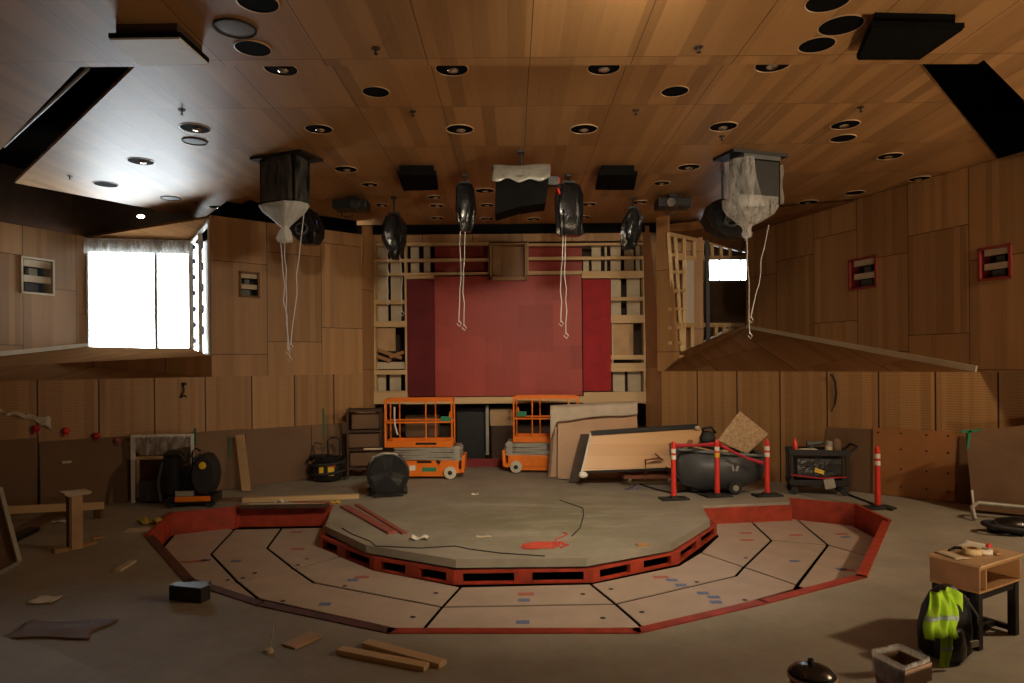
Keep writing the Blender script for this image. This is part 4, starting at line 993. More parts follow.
# stacked brown boards with white blanket
y0 = G(600, 478).y
def pv(x, y, d): return P(x, y, d)
base = Vector((P(598, 478, y0).x, y0, 0))
def board(name, pts, vec, label, cat, mat, group=None):
    c = ctr(pts); c.z = min(p.z for p in pts)
    m = MB(); m.prism([p - c for p in pts], vec); o = m.build(name, mat); o.location = c
    return tag(o, label, cat, group)
z0 = .03
def lp(x, y, d, floor=False):
    p = P(x, y, d)
    if floor: p.z = z0
    return p
board('brown_panel', [lp(558, 478, 16.15, True), lp(640, 478, 16.15, True), lp(637, 412, 16.5), lp(558, 418, 16.5)], (0, .04, 0), 'tall plain brown board standing under the white blanket', 'board', 'brownboard')
board('brown_panel', [lp(550, 477, 16.4, True), lp(628, 477, 16.4, True), lp(632, 410, 16.75), lp(556, 416, 16.75)], (0, .03, 0), 'second brown board just behind the tall plain one under the blanket', 'board', 'brownboard')
board('pine_strip', [lp(547.5, 474, 16.3, True), lp(550.5, 474, 16.3, True), lp(554, 436, 16.55), lp(551.5, 436, 16.55)], (0, .04, 0), 'narrow brown strip leaning at the left end of the board stack', 'board', 'hard_grey')
def blanket(u, v):
    # drapes over the top edge of the two boards
    x = 550.5 + u * 87; yt = 408.5 - u * 4.5
    s = v
    hang = 13.2 - 3.5 * u + .9 * math.sin(u * 9) + (18 * max(0, 1 - u * 14))
    if s < .42:
        t = s / .42; p = P(x, yt + hang * (1 - t), 16.36 + .02 * math.sin(u * 20))
    elif s < .62:
        t = (s - .42) / .2; p = P(x, yt, 16.36 + .55 * t); p.z = P(x, yt, 16.36).z + .05 * math.sin(math.pi * t)
    else:
        t = (s - .62) / .38; p = P(x, yt + 10 * t, 16.92); p.z = P(x, yt, 16.36).z - .28 * t
    return p
m = MB(); m.grid(blanket, 40, 16); cc = ctr([v.co for v in m.b.verts])
for v in m.b.verts: v.co -= cc
o = m.build('white_blanket', 'foam', None, 180, .03); o.location = cc; tag(o, 'off white padded blanket draped over the tops of the brown boards', 'blanket')
# black backed leaning board + veneered panel on a dolly
board('dark_board', [lp(569, 474, 15.68, True), lp(583, 474, 15.68, True), lp(591, 434, 15.95), lp(581, 434, 15.95)], (0, .03, 0), 'narrow black board leaning between the brown boards and the veneered panel', 'board', 'darkbrown')
gd = G(648, 488)
zd = .22
pts = [lp(582, 474.5, 15.12), lp(690, 469.5, 15.12), lp(702, 431, 15.38), lp(698, 426.5, 15.42), lp(592, 434, 15.42)]
pts[0].z = max(pts[0].z, .32); pts[1].z = max(pts[1].z, .32)
c = ctr(pts); c.z = pts[0].z
o = thing('veneered_panel', 'long pale veneered wood panel with black edges standing on the dolly', 'wood panel', c)
m = MB(); m.prism([p - c for p in pts], (0, .1, .03)); m.build('veneer_face', 'brownwood', o)
m = MB(); m.beam(lp(591, 433, 15.42) - c, lp(697, 426, 15.42) - c, .09, .13); m.beam(pts[0] - c + Vector((0, .05, .03)), pts[1] - c + Vector((0, .05, .03)), .05, .13); m.build('black_edge', 'black', o)
m = MB(); m.beam(lp(581, 475, 15.1) - c, lp(591, 433, 15.4) - c, .035, .05, up=(1, 0, 0)); m.build('pale_end_edge', 'greysteel', o)
m = MB(); m.lathe([(0, -.07), (.06, -.05), (.085, 0), (.06, .06), (0, .08)], 12, lp(583, 475, 15.0) - c, None, 1.2, .8, lambda t, j: .2 * math.sin(3 * t + j)); m.build('white_corner_wrap', 'white', o, 180)
m = MB(); m.lathe([(0, -.05), (.05, -.04), (.06, 0), (.05, .04), (0, .05)], 12, lp(697.5, 428, 15.35) - c); m.build('corner_wrap', 'pale', o, 180)
o = thing('wheeled_dolly', 'rust red dolly with chrome casters under the veneered panel', 'dolly', Vector((gd.x + .08, 15.43, 0)))
m = MB(); m.box((0, -.28, .23), (1.2, .08, .08)); m.box((0, .3, .23), (1.2, .08, .08)); m.box((-.56, 0, .23), (.08, .6, .08)); m.box((.56, 0, .23), (.08, .6, .08)); m.build('frame', 'rust', o)
m = MB(); m.tube([(-.12, -.42, .3), (-.14, -.44, .62), (.15, -.44, .66), (.25, -.4, .62)], .022, 8); m.tube([(.08, -.43, .76), (.24, -.4, .62)], .018, 6); m.build('handle', 'rust', o, 60)
for x in (-.45, .42):
    for y in (-.28, .3):
        m = MB(); m.lathe([(0, -.02), (.08, -.02), (.09, 0), (.08, .02), (0, .02)], 18, (x, y, .09), RY(math.radians(90))); w = m.build('caster', 'chrome', o, 40)
        m = MB(); m.box((x, y, .17), (.06, .07, .1)); m.build('fork', 'greysteel', w)
g = G(632, 489.5); m = MB(); m.prism([(-.16, -.08, 0), (.14, -.08, 0), (.1, -.08, .1), (-.02, -.08, .04)], (0, .16, 0)); o = m.build('wheel_chock', plain('slate_wedge', (.10, .09, .13), .6)); o.location = g; tag(o, 'small slate coloured wedge in front of the dolly caster', 'wedge')
# cables on the floor near the dolly
for pts, lab in (([(640, 484), (655, 489), (672, 493), (690, 490), (702, 495), (715, 491)], 'dark cable snaking on the floor from the dolly to the tilt cart'), ([(836, 489), (850, 495), (866, 501), (880, 507), (893, 510)], 'dark cable on the floor from the tool cart to the fourth post')):
    m = MB(); ps = [G(*p, .02) for p in pts]; cc = ctr(ps); cc.z = 0
    m.tube([p - cc for p in ps], .02, 6); o = m.build('floor_cable', 'rubber', None, 60); o.location = cc; tag(o, lab, 'cable')

# delineator posts
def post(px, py, label, second='white', h=1.18, first='white'):
    g = G(px, py); o = thing('delineator_post', label, 'post', g, 0, 'red barrier posts')
    m = MB(); m.box((0, 0, .02), (.56, .30, .04), RZ(.15), .01); m.lathe([(.12, .03), (.11, .06), (.06, .08)], 16); m.build('base', 'rubber', o)
    m = MB(); m.lathe([(0, .05), (.055, .05), (.05, .3), (.046, h - .12), (.05, h - .1), (.03, h - .02), (0, h)], 18); m.build('tube', 'post', o, 40)
    for z, mt in ((h - .24, first), (h - .37, second)):
        m = MB(); m.lathe([(.047, 0), (.0515, 0), (.0515, .085), (.047, .085)], 18, (0, 0, z)); m.build('reflective_band', mt, o, 40)
    return o, g
p1, g1 = post(674, 499.5, 'red barrier post leftmost of the three in front of the tilt cart')
p2, g2_ = post(717.5, 496.5, 'red barrier post with one yellow band in front of the tilt cart', 'yellow')
p3, g3 = post(767.5, 496, 'red barrier post at the right end of the tilt cart')
p4, g4 = post(878, 508.5, 'red barrier post standing alone beside the dotted plywood')
def belt(a, b2, sag, label, w=.09):
    cc = (a + b2) / 2
    def f(u, v):
        p = a.lerp(b2, u) - cc; return p + Vector((0, .01 * math.sin(9 * u), -sag * math.sin(math.pi * u) - v * w * (1 - .4 * math.sin(math.pi * u)) ))
    o = MB().grid(f, 16, 2).build('barrier_belt', 'belt', None, 180, .006); o.location = cc; tag(o, label, 'belt')
belt(g1 + Vector((.05, 0, 1.13)), g2_ + Vector((-.05, 0, 1.12)), .02, 'dark red belt strung between the first two barrier posts')
belt(g2_ + Vector((.05, 0, 1.12)), P(764, 461, 13.95), .06, 'dark red belt sagging from the yellow banded post to the right')

# tilt cart with rubbish
g = G(716, 492); o = thing('tilt_cart', 'dark grey plastic tilt cart full of rubbish behind the barrier posts', 'cart', Vector((g.x + .02, 14.62, 0)), math.radians(0))
sec = [(-.86, .95), (-.80, .22), (-.35, .12), (.45, .16), (.82, .34), (.93, .62), (.95, .80), (.05, .86)]
def cart_ring(y, s): return [Vector((x * s, y, z)) for x, z in sec]
m = MB(); outer = [[Vector((x, -.42, z)) for x, z in sec], [Vector((x, .42, z)) for x, z in sec]]
nS = len(sec)
for y in (-.40, .40):
    m.poly([(x, y, z) for x, z in sec])
for i in range(5):
    (x0, za), (x1, zb) = sec[i], sec[i + 1]; m.poly([(x0, -.40, za), (x1, -.40, zb), (x1, .40, zb), (x0, .40, za)])
(x0, za), (x1, zb) = sec[5], sec[6]; m.poly([(x0, -.40, za), (x1, -.40, zb), (x1, .40, zb), (x0, .40, za)])
m.build('tub', 'grey', o, 30, .03)
m = MB()
rim = [(-.86, -.44, .95), (.05, -.44, .86), (.96, -.44, .80), (.96, .44, .80), (.05, .44, .86), (-.86, .44, .95)]
m.tube([Vector(p) for p in rim], .035, 8, True); m.build('rim', plain('grey_rim', (.14, .15, .16), .4), o, 60)
m = MB(); m.box((-.1, 0, .09), (1.0, .6, .05)); m.build('chassis', 'rubber', o)
for y in (-.38, .38):
    m = MB(); m.lathe([(0, -.04), (.12, -.04), (.14, -.02), (.14, .02), (.12, .04), (0, .04)], 22, (.28, y - .07 if y < 0 else y + .07, .15), RF); w = m.build('wheel', 'rubber', o, 40)
    m = MB(); m.lathe([(0, -.01), (.06, -.01), (.06, .01), (0, .01)], 16, (.28, y - .115 if y < 0 else y + .115, .15), RF); m.build('hub', 'greysteel', w)
m = MB(); m.box((.33, -.445, .55), (.05, .006, .12), RY(.3)); m.box((.24, -.445, .56), (.04, .006, .14), RY(-.2)); m.build('emblem', 'greysteel', o)
m = MB(); m.tube([(-.82, -.4, .3), (-.95, -.44, .45), (-.95, .44, .45), (-.82, .4, .3)], .02, 6); m.build('handle', 'rubber', o, 60)
cx0, cy0 = g.x + .02, 14.62
pts = [P(740, 411, 14.65), P(768.5, 434, 14.65), P(747, 454, 14.5), P(718, 440, 14.5)]
cc = ctr(pts); m = MB(); m.prism([p - cc for p in pts], (0, .018, 0)); ob = m.build('strand_board_sheet', 'osb'); ob.location = cc; tag(ob, 'square tan strand board sheet standing on its corner in the tilt cart', 'board')
for (x, y, z, sx, sy, sz, ry, rz, mt, lab, nm) in ((-.35, .0, .93, .5, .3, .03, .25, .4, 'ply', 'tan scrap board lying on the rubbish at the left of the tilt cart', 'scrap_board'), (-.02, -.15, .86, .5, .12, .05, -.1, -.3, 'tape_roll', 'yellowish offcut across the rim of the tilt cart', 'scrap_board'), (-.55, .1, .98, .3, .1, .04, -.6, .8, 'brownboard', 'dark offcut poking up at the left end of the tilt cart', 'scrap_board')):
    m = MB(); m.box((0, 0, 0), (sx, sy, sz), RZ(rz) @ RY(ry)); ob = m.build(nm, mt); ob.location = (cx0 + x, cy0 + y, z); tag(ob, lab, 'scrap board', 'scraps in the tilt cart')
m = MB(); m.lathe([(0, -.25), (.4, -.22), (.42, 0), (.36, .12), (.2, .2), (0, .24)], 18, (0, 0, 0), None, 1.15, .5, lambda t, j: .12 * math.sin(4 * t + j) + .08 * math.sin(7 * t)); ob = m.build('rubbish_bag', 'blackbag', None, 180); ob.location = (cx0 - .1, cy0 + .08, .62); ob.scale = (1, 1, 1); tag(ob, 'dark bulging rubbish bag filling the tilt cart', 'rubbish bag')
m = MB(); m.lathe([(0, -.12), (.14, -.1), (.17, 0), (.12, .12), (0, .16)], 16, (0, 0, 0), None, 1, .9, lambda t, j: .15 * math.sin(3 * t + j)); m.tube([(-.05, 0, .1), (-.12, -.1, .2), (.05, -.15, .24), (.16, -.05, .12)], .03, 6); ob = m.build('hose_coil', 'rubber', None, 180); ob.location = P(707, 438, 14.4); tag(ob, 'grey black tangle of hose on top of the tilt cart rubbish', 'hose')

# tool cart
g = G(813, 490.5); o = thing('tool_cart', 'black cluttered tool cart against the right wall', 'cart', Vector((g.x - .05, 14.28, 0)), math.radians(-12))
m = MB()
for z in (.84, .22): m.box((0, 0, z), (1.15, .55, .06), bev=.015); m.box((0, -.27, z + .06), (1.15, .02, .08)); m.box((0, .27, z + .06), (1.15, .02, .08)); 
m.build('tray', 'black', o)
for x in (-.53, .53):
    for y in (-.24, .24): m = MB(); m.box((x, y, .53), (.07, .05, .62), bev=.01); m.build('corner_post', 'black', o)
m = MB(); m.tube([(.55, -.24, .86), (.72, -.24, 1.02), (.72, .24, 1.02), (.55, .24, .86)], .025, 8); m.build('push_handle', 'black', o, 60)
m = MB(); m.box((0, 0, .55), (.9, .45, .45), bev=.03); m.build('tool_case', 'blackbag', o)
m = MB(); m.tube([(-.56, -.3, .42), (0, -.3, .36), (.5, -.3, .40)], .018, 6); m.build('red_strap', 'belt', o, 60)
m = MB(); m.box((.0, -.24, .50), (.18, .03, .08), RY(.3)); m.build('yellow_label', 'yellow', o)
m = MB(); m.box((.18, -.3, .26), (.2, .04, .2), RY(-.2)); m.build('pale_sack', 'greysteel', o)
for x in (-.48, .48):
    for y in (-.22, .22):
        m = MB(); m.lathe([(0, -.02), (.08, -.02), (.08, .02), (0, .02)], 14, (x, y, .085), RF); m.build('caster', 'rubber', o, 40)
b0 = Vector((g.x - .05, 14.28, .9)); Rr = RZ(math.radians(-12))
for (x, y, nm, lab, cat, mt, kind) in ((-.42, 0, 'spray_bottle', 'red bottle at the left end of the tool cart top', 'bottle', 'post', 'bottle'), (-.2, -.08, 'paper_stack', 'flat white papers on the tool cart top', 'paper', 'paper', 'paper'), (-.02, .09, 'power_drill', 'grey power tool lying in the middle of the tool cart top', 'power tool', 'grey', 'drill'), (.24, -.02, 'metal_can', 'silver can towards the right of the tool cart top', 'can', 'greysteel', 'can'), (.2, -.16, 'metal_can', 'shorter pale can in front of the silver can on the tool cart', 'can', 'pale', 'can2'), (.40, .06, 'work_bag', 'dark bag slumped at the right end of the tool cart top', 'bag', 'hard', 'bag')):
    m = MB()
    if kind == 'bottle': m.lathe([(0, 0), (.05, 0), (.05, .16), (.02, .2), (.02, .25), (0, .25)], 14)
    elif kind == 'paper': m.box((0, 0, .012), (.34, .22, .024), RZ(.2)); m.box((.03, 0, .03), (.3, .2, .01), RZ(-.1))
    elif kind == 'drill': m.cyl((-.16, 0, .12), (.12, 0, .14), .05); m.cyl((.12, 0, .14), (.2, 0, .145), .025); m.box((-.06, 0, .06), (.06, .06, .12), RY(.2)); m.box((-.07, 0, .02), (.12, .08, .04))
    elif kind in ('can', 'can2'): h = .2 if kind == 'can' else .1; m.lathe([(0, 0), (.07, 0), (.07, h), (.06, h), (.06, h - .02), (0, h - .02)], 18)
    else: m.lathe([(0, 0), (.09, 0), (.1, .1), (.08, .2), (.03, .25), (0, .25)], 16, (0, 0, 0), None, 1, .8, lambda t, j: .1 * math.sin(3 * t + j))
    ob = m.build(nm, mt, None, 50); ob.location = b0 + Rr @ Vector((x, y, 0)) ; tag(ob, lab, cat)

# stage debris
def plank(name, a, b2, w, t, label, mat, cat='plank', zo=0.0, group=None):
    a, b2 = G(*a, zo + t / 2), G(*b2, zo + t / 2); cc = (a + b2) / 2; cc2 = Vector((cc.x, cc.y, zo))
    m = MB(); m.beam(a - cc2, b2 - cc2, t, w, bev=.003); o = m.build(name, mat); o.location = cc2; return tag(o, label, cat, group)
plank('red_board_strip', (344, 506), (393, 533), .16, .04, 'long pinkish red board lying on the left of the stage', 'pink', 'board')
plank('red_board_strip', (357, 504.5), (405, 533.5), .09, .03, 'thinner red board beside the long pinkish one on the stage', 'pink', 'board')
def rag(px, py, sx, sy, label, mat, name, cat, h=.04, seed=1):
    g = G(px, py); r = random.Random(seed); ph = r.random() * 6
    def f(u, v): return Vector(((u - .5) * sx * (1 + .1 * math.sin(v * 7 + ph)), (v - .5) * sy * (1 + .12 * math.sin(u * 6 + ph)), .012 + h * (.5 + .5 * math.sin(u * 9 + ph)) * (.5 + .5 * math.sin(v * 8 + ph * 2))))
    o = MB().grid(f, 14, 12).build(name, mat, None, 180, .006); o.location = g; return tag(o, label, cat)
rag(419.5, 539.5, .28, .2, 'crumpled white paper on the front left of the stage', 'paper', 'crumpled_paper', 'paper', .05)
rag(475, 495, .14, .1, 'small white scrap on the back of the stage', 'paper', 'paper_scrap', 'paper', .03, 2)
rag(484, 537.5, .26, .1, 'flat pale scrap in the middle front of the stage', 'pale', 'paper_scrap', 'paper', .02, 3)
plank('wood_offcut', (637, 545), (649, 544), .12, .03, 'small brown offcut near the right front edge of the stage', 'brownboard', 'offcut')
r = random.Random(4); pts = []
g0 = G(535, 547)
for i in range(60):
    t = i * .55; pts.append(Vector((.3 * math.cos(t) * (1 - .3 * r.random()) + i * .004, .16 * math.sin(t * 1.1) + .06 * r.random(), .012 + .012 * r.random())))
e = G(568, 536) - g0; pts += [e * .6 + Vector((0, 0, .01)), e + Vector((0, .06, .01)), e + Vector((-.05, .2, .01))]
o = MB().tube(pts, .012, 5).build('red_string', 'redstring', None, 60); o.location = g0; tag(o, 'tangle of bright red string on the front middle of the stage', 'string')
for pts, lab in (([(342, 528), (352, 534), (370, 541), (376, 546)], 'thin dark wire trailing along the left rim of the stage'), ([(376, 546), (420, 548), (455, 546), (470, 549), (500, 553), (545, 556)], 'thin dark wire running along the front rim of the stage'), ([(560, 500), (583, 508), (584, 515), (580, 528), (572, 536)], 'thin dark wire curving across the right of the stage')):
    ps = [G(*p, .008) for p in pts]; cc = ctr(ps); cc.z = 0; o = MB().tube([p - cc for p in ps], .010, 5).build('thin_wire', 'rubber', None, 60); o.location = cc; tag(o, lab, 'wire')

# ------------------------------------------------------------------ LEFT SIDE
# lumber at the back left of the pit
plank('pine_beam', (243, 500), (359, 496), .12, .09, 'long pale timber lying behind the left arm of the sunken ring', 'pine', 'timber')
plank('pine_beam', (205, 500), (262, 499), .2, .05, 'short brown timber behind the left red kerb', 'hard_grey', 'timber')
plank('red_board_strip', (292, 503), (329, 503), .14, .04, 'dark red board lying in front of the long pale timber', 'red_wood', 'board')
plank('pine_beam', (240, 507), (329, 505.5), .16, .05, 'dark timber lying along the back kerb beside the stage', 'darkbrown', 'timber', .02)
plank('pine_beam', (250, 504.5), (326, 503.8), .1, .04, 'grey timber between the dark timber and the dark red board', 'pale', 'timber')
rag(281, 502.5, .25, .15, 'small white rag on the timbers beside the stage', 'paper', 'white_rag', 'rag', .05, 5)
rag(336, 503.5, .18, .12, 'small yellow rag at the left corner of the stage', 'yellow', 'yellow_rag', 'rag', .05, 8)
# leaning pale plank
a = Vector((G(246, 490).x, 15.15, .02)); 
board('leaning_plank', [lp(242, 490, 14.95, True), lp(250.5, 489.5, 14.95, True), lp(244, 434.5, 15.25), lp(235.5, 435, 15.25)], (0, .04, 0), 'pale plank leaning against the left wall beside the black cart', 'plank', 'ply')
# black machine cart
g = G(188, 508); o = thing('generator_cart', 'black machine with an orange bar and hoses left of the sunken ring', 'machine', Vector((g.x - .02, 13.6, 0)), math.radians(6))
m = MB(); m.box((.05, 0, .16), (.9, .5, .16), bev=.03); m.build('base', 'black', o)
m = MB(); m.box((.1, -.28, .18), (.66, .05, .10), bev=.012); m.build('orange_bar', 'orange', o)
m = MB(); m.box((-.05, -.28, .29), (.34, .03, .10)); m.build('white_label', 'greysteel', o)
m = MB(); m.lathe([(0, -.22), (.3, -.22), (.36, -.14), (.36, .14), (.3, .22), (0, .22)], 26, (.27, 0, .62), RX(math.radians(90)), .68, 1.18); m.build('drum', 'rubber', o, 40)
m = MB(); m.lathe([(0, -.02), (.06, -.02), (.075, 0), (.06, .02), (0, .02)], 16, (.27, -.24, .82), RX(math.radians(90))); m.build('brass_cap', 'yellow', o, 40)
m = MB(); m.box((-.36, 0, .62), (.3, .45, .76), bev=.08); m.lathe([(0, 0), (.18, 0), (.2, .08), (.12, .16), (0, .18)], 16, (-.34, 0, .95)); m.build('motor_housing', 'black', o, 40)
m = MB(); m.box((0, .05, .55), (.3, .35, .5), bev=.06); m.build('pump', 'blackbag', o, 40)
m = MB(); m.tube([(-.3, -.2, .95), (-.15, -.25, 1.06), (-.02, -.2, .9), (.02, -.25, 1.1), (.1, -.2, .95), (.2, -.1, 1.02)], .035, 8); m.tube([(-.5, -.2, .9), (-.56, -.26, .5), (-.5, -.28, .15)], .035, 8); m.build('hose', 'rubber', o, 60)
m = MB(); m.tube([(-.06, .2, .6), (-.06, .2, 1.05), (0, .2, 1.12), (.1, .2, 1.05)], .02, 6); m.build('handle', 'black', o, 60)
for x in (-.35, .4):
    m = MB(); m.lathe([(0, -.03), (.1, -.03), (.1, .03), (0, .03)], 18, (x, -.2, .10), RF); m.build('wheel', 'rubber', o, 40)
# white framed rack with plastic
g = G(132, 503); g_ = Vector((g.x + .62, 13.98, 0))
o = thing('framed_rack', 'white framed rack with plastic over its top at the left wall', 'rack', g_, math.radians(5))
hh = P(131, 435, g.y).z
m = MB(); m.box((-.6, -.02, hh / 2), (.07, .05, hh)); m.box((.55, .02, hh / 2), (.05, .05, hh)); m.box((-.02, 0, hh - .03), (1.2, .05, .06)); m.build('frame', 'white', o)
m = MB(); m.box((-.28, .02, .9), (.62, .05, .06)); m.box((-.52, .02, .5), (.05, .05, .8)); m.build('inner_frame', 'pine', o)
m = MB(); m.box((-.26, .06, .68), (.56, .03, .42)); m.build('dark_red_panel', plain('maroon_panel', (.07, .018, .014), .6), o)
m = MB(); m.box((0, .1, hh / 2), (1.1, .03, hh - .1)); m.build('back_panel', 'hard', o)
m = MB(); m.box((-.2, .0, .25), (.5, .3, .4), bev=.02); m.build('grey_box', 'grey', o)
MB().grid(lambda u, v: Vector((-.58 + 1.14 * u, -.06 - .02 * math.sin(u * 25 + v * 4), hh - .02 - v * (.32 + .08 * math.sin(u * 5)))), 40, 8).build('plastic_cover', 'film_light', o, 180)
# torn plastic and red clamps on top of the left hardboard
def onW(px, py, off=.12):
    """on the left wall face"""
    u, z = onplane(px, py, (WL0.x, WL0.y), WL1); v = WL0 + WLd * u
    return Vector((v.x, v.y, z)) + Vector((.652, -.758, 0)) * off
a, b_ = onW(-4, 415, .07), onW(53, 423, .07)
def tp(u, v):
    p = a.lerp(b_, u); w = .06 + .28 * max(0, u - .45)
    return p + Vector((.03 * math.sin(17 * u + v), -.04 * math.sin(13 * u + 3 * v), .1 - v * w + .025 * math.sin(23 * u)))
m = MB(); m.grid(tp, 40, 6); cc = ctr([v.co for v in m.b.verts])
for v in m.b.verts: v.co -= cc
o = m.build('torn_plastic', 'milky', None, 180, .004); o.location = cc; tag(o, 'torn milky plastic strip along the top of the left end hardboard', 'plastic sheet')
for i, (x, y, mt) in enumerate(((36, 428, 'belt'), (66, 430.5, 'post'), (96, 435.5, 'belt'), (117, 440, 'pink'))):
    c = onW(x, y, .06); o = thing('spring_clamp', ('dark red clamp under the torn plastic', 'bright red clamp on the left hardboard edge', 'small dark red clamp on the hardboard edge, third from the left', 'pale pink clamp nearest the white framed rack')[i], 'clamp', c, 0, 'clamps on the left hardboard')
    m = MB(); m.lathe([(0, -.06), (.05, -.05), (.075, 0), (.05, .05), (0, .06)], 14); m.build('jaw', mt, o, 180)
    m = MB(); m.tube([(0, 0, 0), (.05, -.03, -.1)], .018, 6); m.tube([(0, 0, 0), (-.04, -.03, -.1)], .018, 6); m.build('handle', mt, o)
o = MB().box((0, 0, 0), (.16, .01, .05)).build('wall_tag', 'pale'); o.location = onW(66, 461.5, .10); o.rotation_euler = (0, 0, .7); tag(o, 'small pale tag on the dark hardboard at the left', 'tag')
# green tape strips on the left panels
for x, y0_, y1_, lab in ((195, 428, 444, 'thin green tape strip above the black machine'), (228, 436, 458, 'thin green tape strip left of the leaning pale plank'), (323, 408, 437, 'thin green tape strip above the black vacuum')):
    p, q = onW(x, y0_, .055), onW(x, y1_, .075); cc = (p + q) / 2; m = MB(); m.beam(p - cc, q - cc, .03, .012, up=(1, 0, 0)); o = m.build('tape_strip', 'green'); o.location = cc; tag(o, lab, 'tape', 'green tape strips')
# hooks / hanging cords on the dado
c = onW(184, 384, .02); o = thing('wall_hook', 'black hook and cord hanging on the left dado panel', 'hook', c)
m = MB(); m.lathe([(0, -.04), (.05, -.03), (.05, .03), (0, .04)], 12); m.build('plate', 'black', o)
m = MB(); m.tube([(0, -.03, -.03), (.02, -.05, -.15), (-.06, -.05, -.3), (.02, -.05, -.24), (.08, -.05, -.28)], .016, 6); m.build('cord', 'rubber', o, 60)
u, z = onplane(833, 375, (WR0.x, WR0.y), WR1); v = WR0 + WRd * u; c = Vector((v.x - .05, v.y - .06, z)); o = thing('wall_hook', 'dark cord loop hanging on the right dado panel', 'hook', c)
m = MB(); m.box((0, 0, 0), (.05, .05, .06)); m.build('plate', 'black', o)
m = MB(); m.tube([(0, -.02, 0), (.06, -.03, -.15), (.08, -.03, -.4), (.05, -.03, -.62), (-.03, -.03, -.78)], .022, 6); m.build('cord', 'rubber', o, 60)
# short timber pedestal
g = G(76, 549); o = thing('timber_pedestal', 'short timber pedestal with a flat top plate at the left', 'pedestal', g, math.radians(48))
m = MB(); m.box((0, 0, .43), (.15, .17, .84), bev=.006); m.build('column', 'ply', o)
m = MB(); m.box((-.09, 0, .45), (.03, .16, .8)); m.build('dark_side', 'hard', o)
m = MB(); m.box((0, 0, .87), (.36, .30, .03), RY(.04), .004); m.box((.02, 0, .84), (.3, .2, .03)); m.build('top_plate', 'pale', o)
m = MB(); m.box((-.12, .0, .03), (.34, .12, .06)); m.box((.15, .05, .03), (.3, .1, .05), RZ(.3)); m.build('foot', 'brownboard', o)
# low timber beam on blocks
p, q = P(-14, 511, 11.6), P(104, 505.5, 12.6); cc = (p + q) / 2; cc.z = 0
o = thing('timber_trestle', 'low pale timber beam on blocks behind the pedestal at the left', 'trestle', cc)
m = MB(); m.beam(p - cc, q - cc, .13, .06); m.build('beam', 'pine', o)
for t in (.12, .95):
    v = p.lerp(q, t) - cc; m = MB(); m.box((v.x, v.y + .0, v.z / 2 - .03), (.14, .1, v.z - .06)); m.build('block', 'hard', o)
# dark planks under it
plank('dark_plank', (20, 533), (62, 511), .35, .05, 'dark wide plank slanting on the floor under the low timber beam', 'hard_grey', 'plank')
plank('dark_plank', (-8, 549), (34, 529), .18, .08, 'black plank beside the dark wide plank at the far left', 'black', 'plank')
rag(26, 510, .5, .12, 'thin white plastic scrap lying under the low timber beam', 'paper', 'plastic_scrap', 'plastic', .03, 9)
rag(60, 522.5, .32, .1, 'small bright plastic scrap left of the pedestal', 'paper', 'plastic_scrap', 'plastic', .03, 12)
# framed panel at the far left
pts = [P(-60, 486, 9.3), P(0, 488, 9.2), P(19.5, 562, 8.9), P(-60, 606, 8.4)]
pts[2].z = max(.02, pts[2].z); c = ctr(pts); c.z = 0
o = thing('leaning_board', 'dark board with a pale edge leaning at the far left picture edge', 'board', c)
m = MB(); m.prism([p - c for p in pts], (-.02, .04, 0)); m.build('face', 'hard', o)
m = MB(); m.beam(pts[1] - c, pts[2] - c, .05, .05); m.beam(pts[2] - c, pts[3] - c, .05, .05); m.build('pale_edge', 'greysteel', o)
m = MB(); m.beam(pts[0] - c + Vector((-.05, .2, 0)), Vector((pts[0].x - .2, pts[0].y + .9, 0)) - c, .05, .05); m.build('prop', 'hard', o)
# scraps
plank('wood_offcut', (117, 571), (133, 561), .1, .03, 'small pale offcut on the dim floor left of the sunken ring', 'pale', 'offcut')
plank('wood_offcut', (127, 530.5), (152, 530), .22, .03, 'flat pale offcut near the left corner of the sunken ring', 'pale', 'offcut')
rag(150, 524, .35, .22, 'yellow brown cloth beside the flat pale offcut', 'yellow_cloth', 'work_cloth', 'cloth', .1, 14)
plank('wood_offcut', (92, 538), (105, 536), .12, .03, 'brown offcut on the floor right of the pedestal', 'brownboard', 'offcut')
rag(45, 601, .3, .22, 'faint pale paper on the dim floor at the lower left', 'paper', 'paper_scrap', 'paper', .02, 15)
rag(60, 630, .9, .5, 'brown cardboard sheet on the dim floor at the lower left', 'hard', 'cardboard_sheet', 'cardboard', .02, 16)
# dark box at the pit corner
g = G(185, 602); o = thing('dark_block', 'dark grey block beside the left front corner of the red kerb', 'block', Vector((g.x, g.y, 0)), math.radians(-16))
m = MB(); m.box((0, .08, .085), (.46, .16, .17), bev=.012); m.build('body', 'rubber', o)
m = MB(); m.box((0, .08, .174), (.45, .15, .01)); m.build('grey_top', 'grey', o)
g = G(200, 590); m = MB(); m.box((0, 0, .07), (.24, .14, .05), bev=.01); o = m.build('small_block', 'grey'); o.location = g; tag(o, 'small grey block lying on the kerb behind the dark block', 'block')
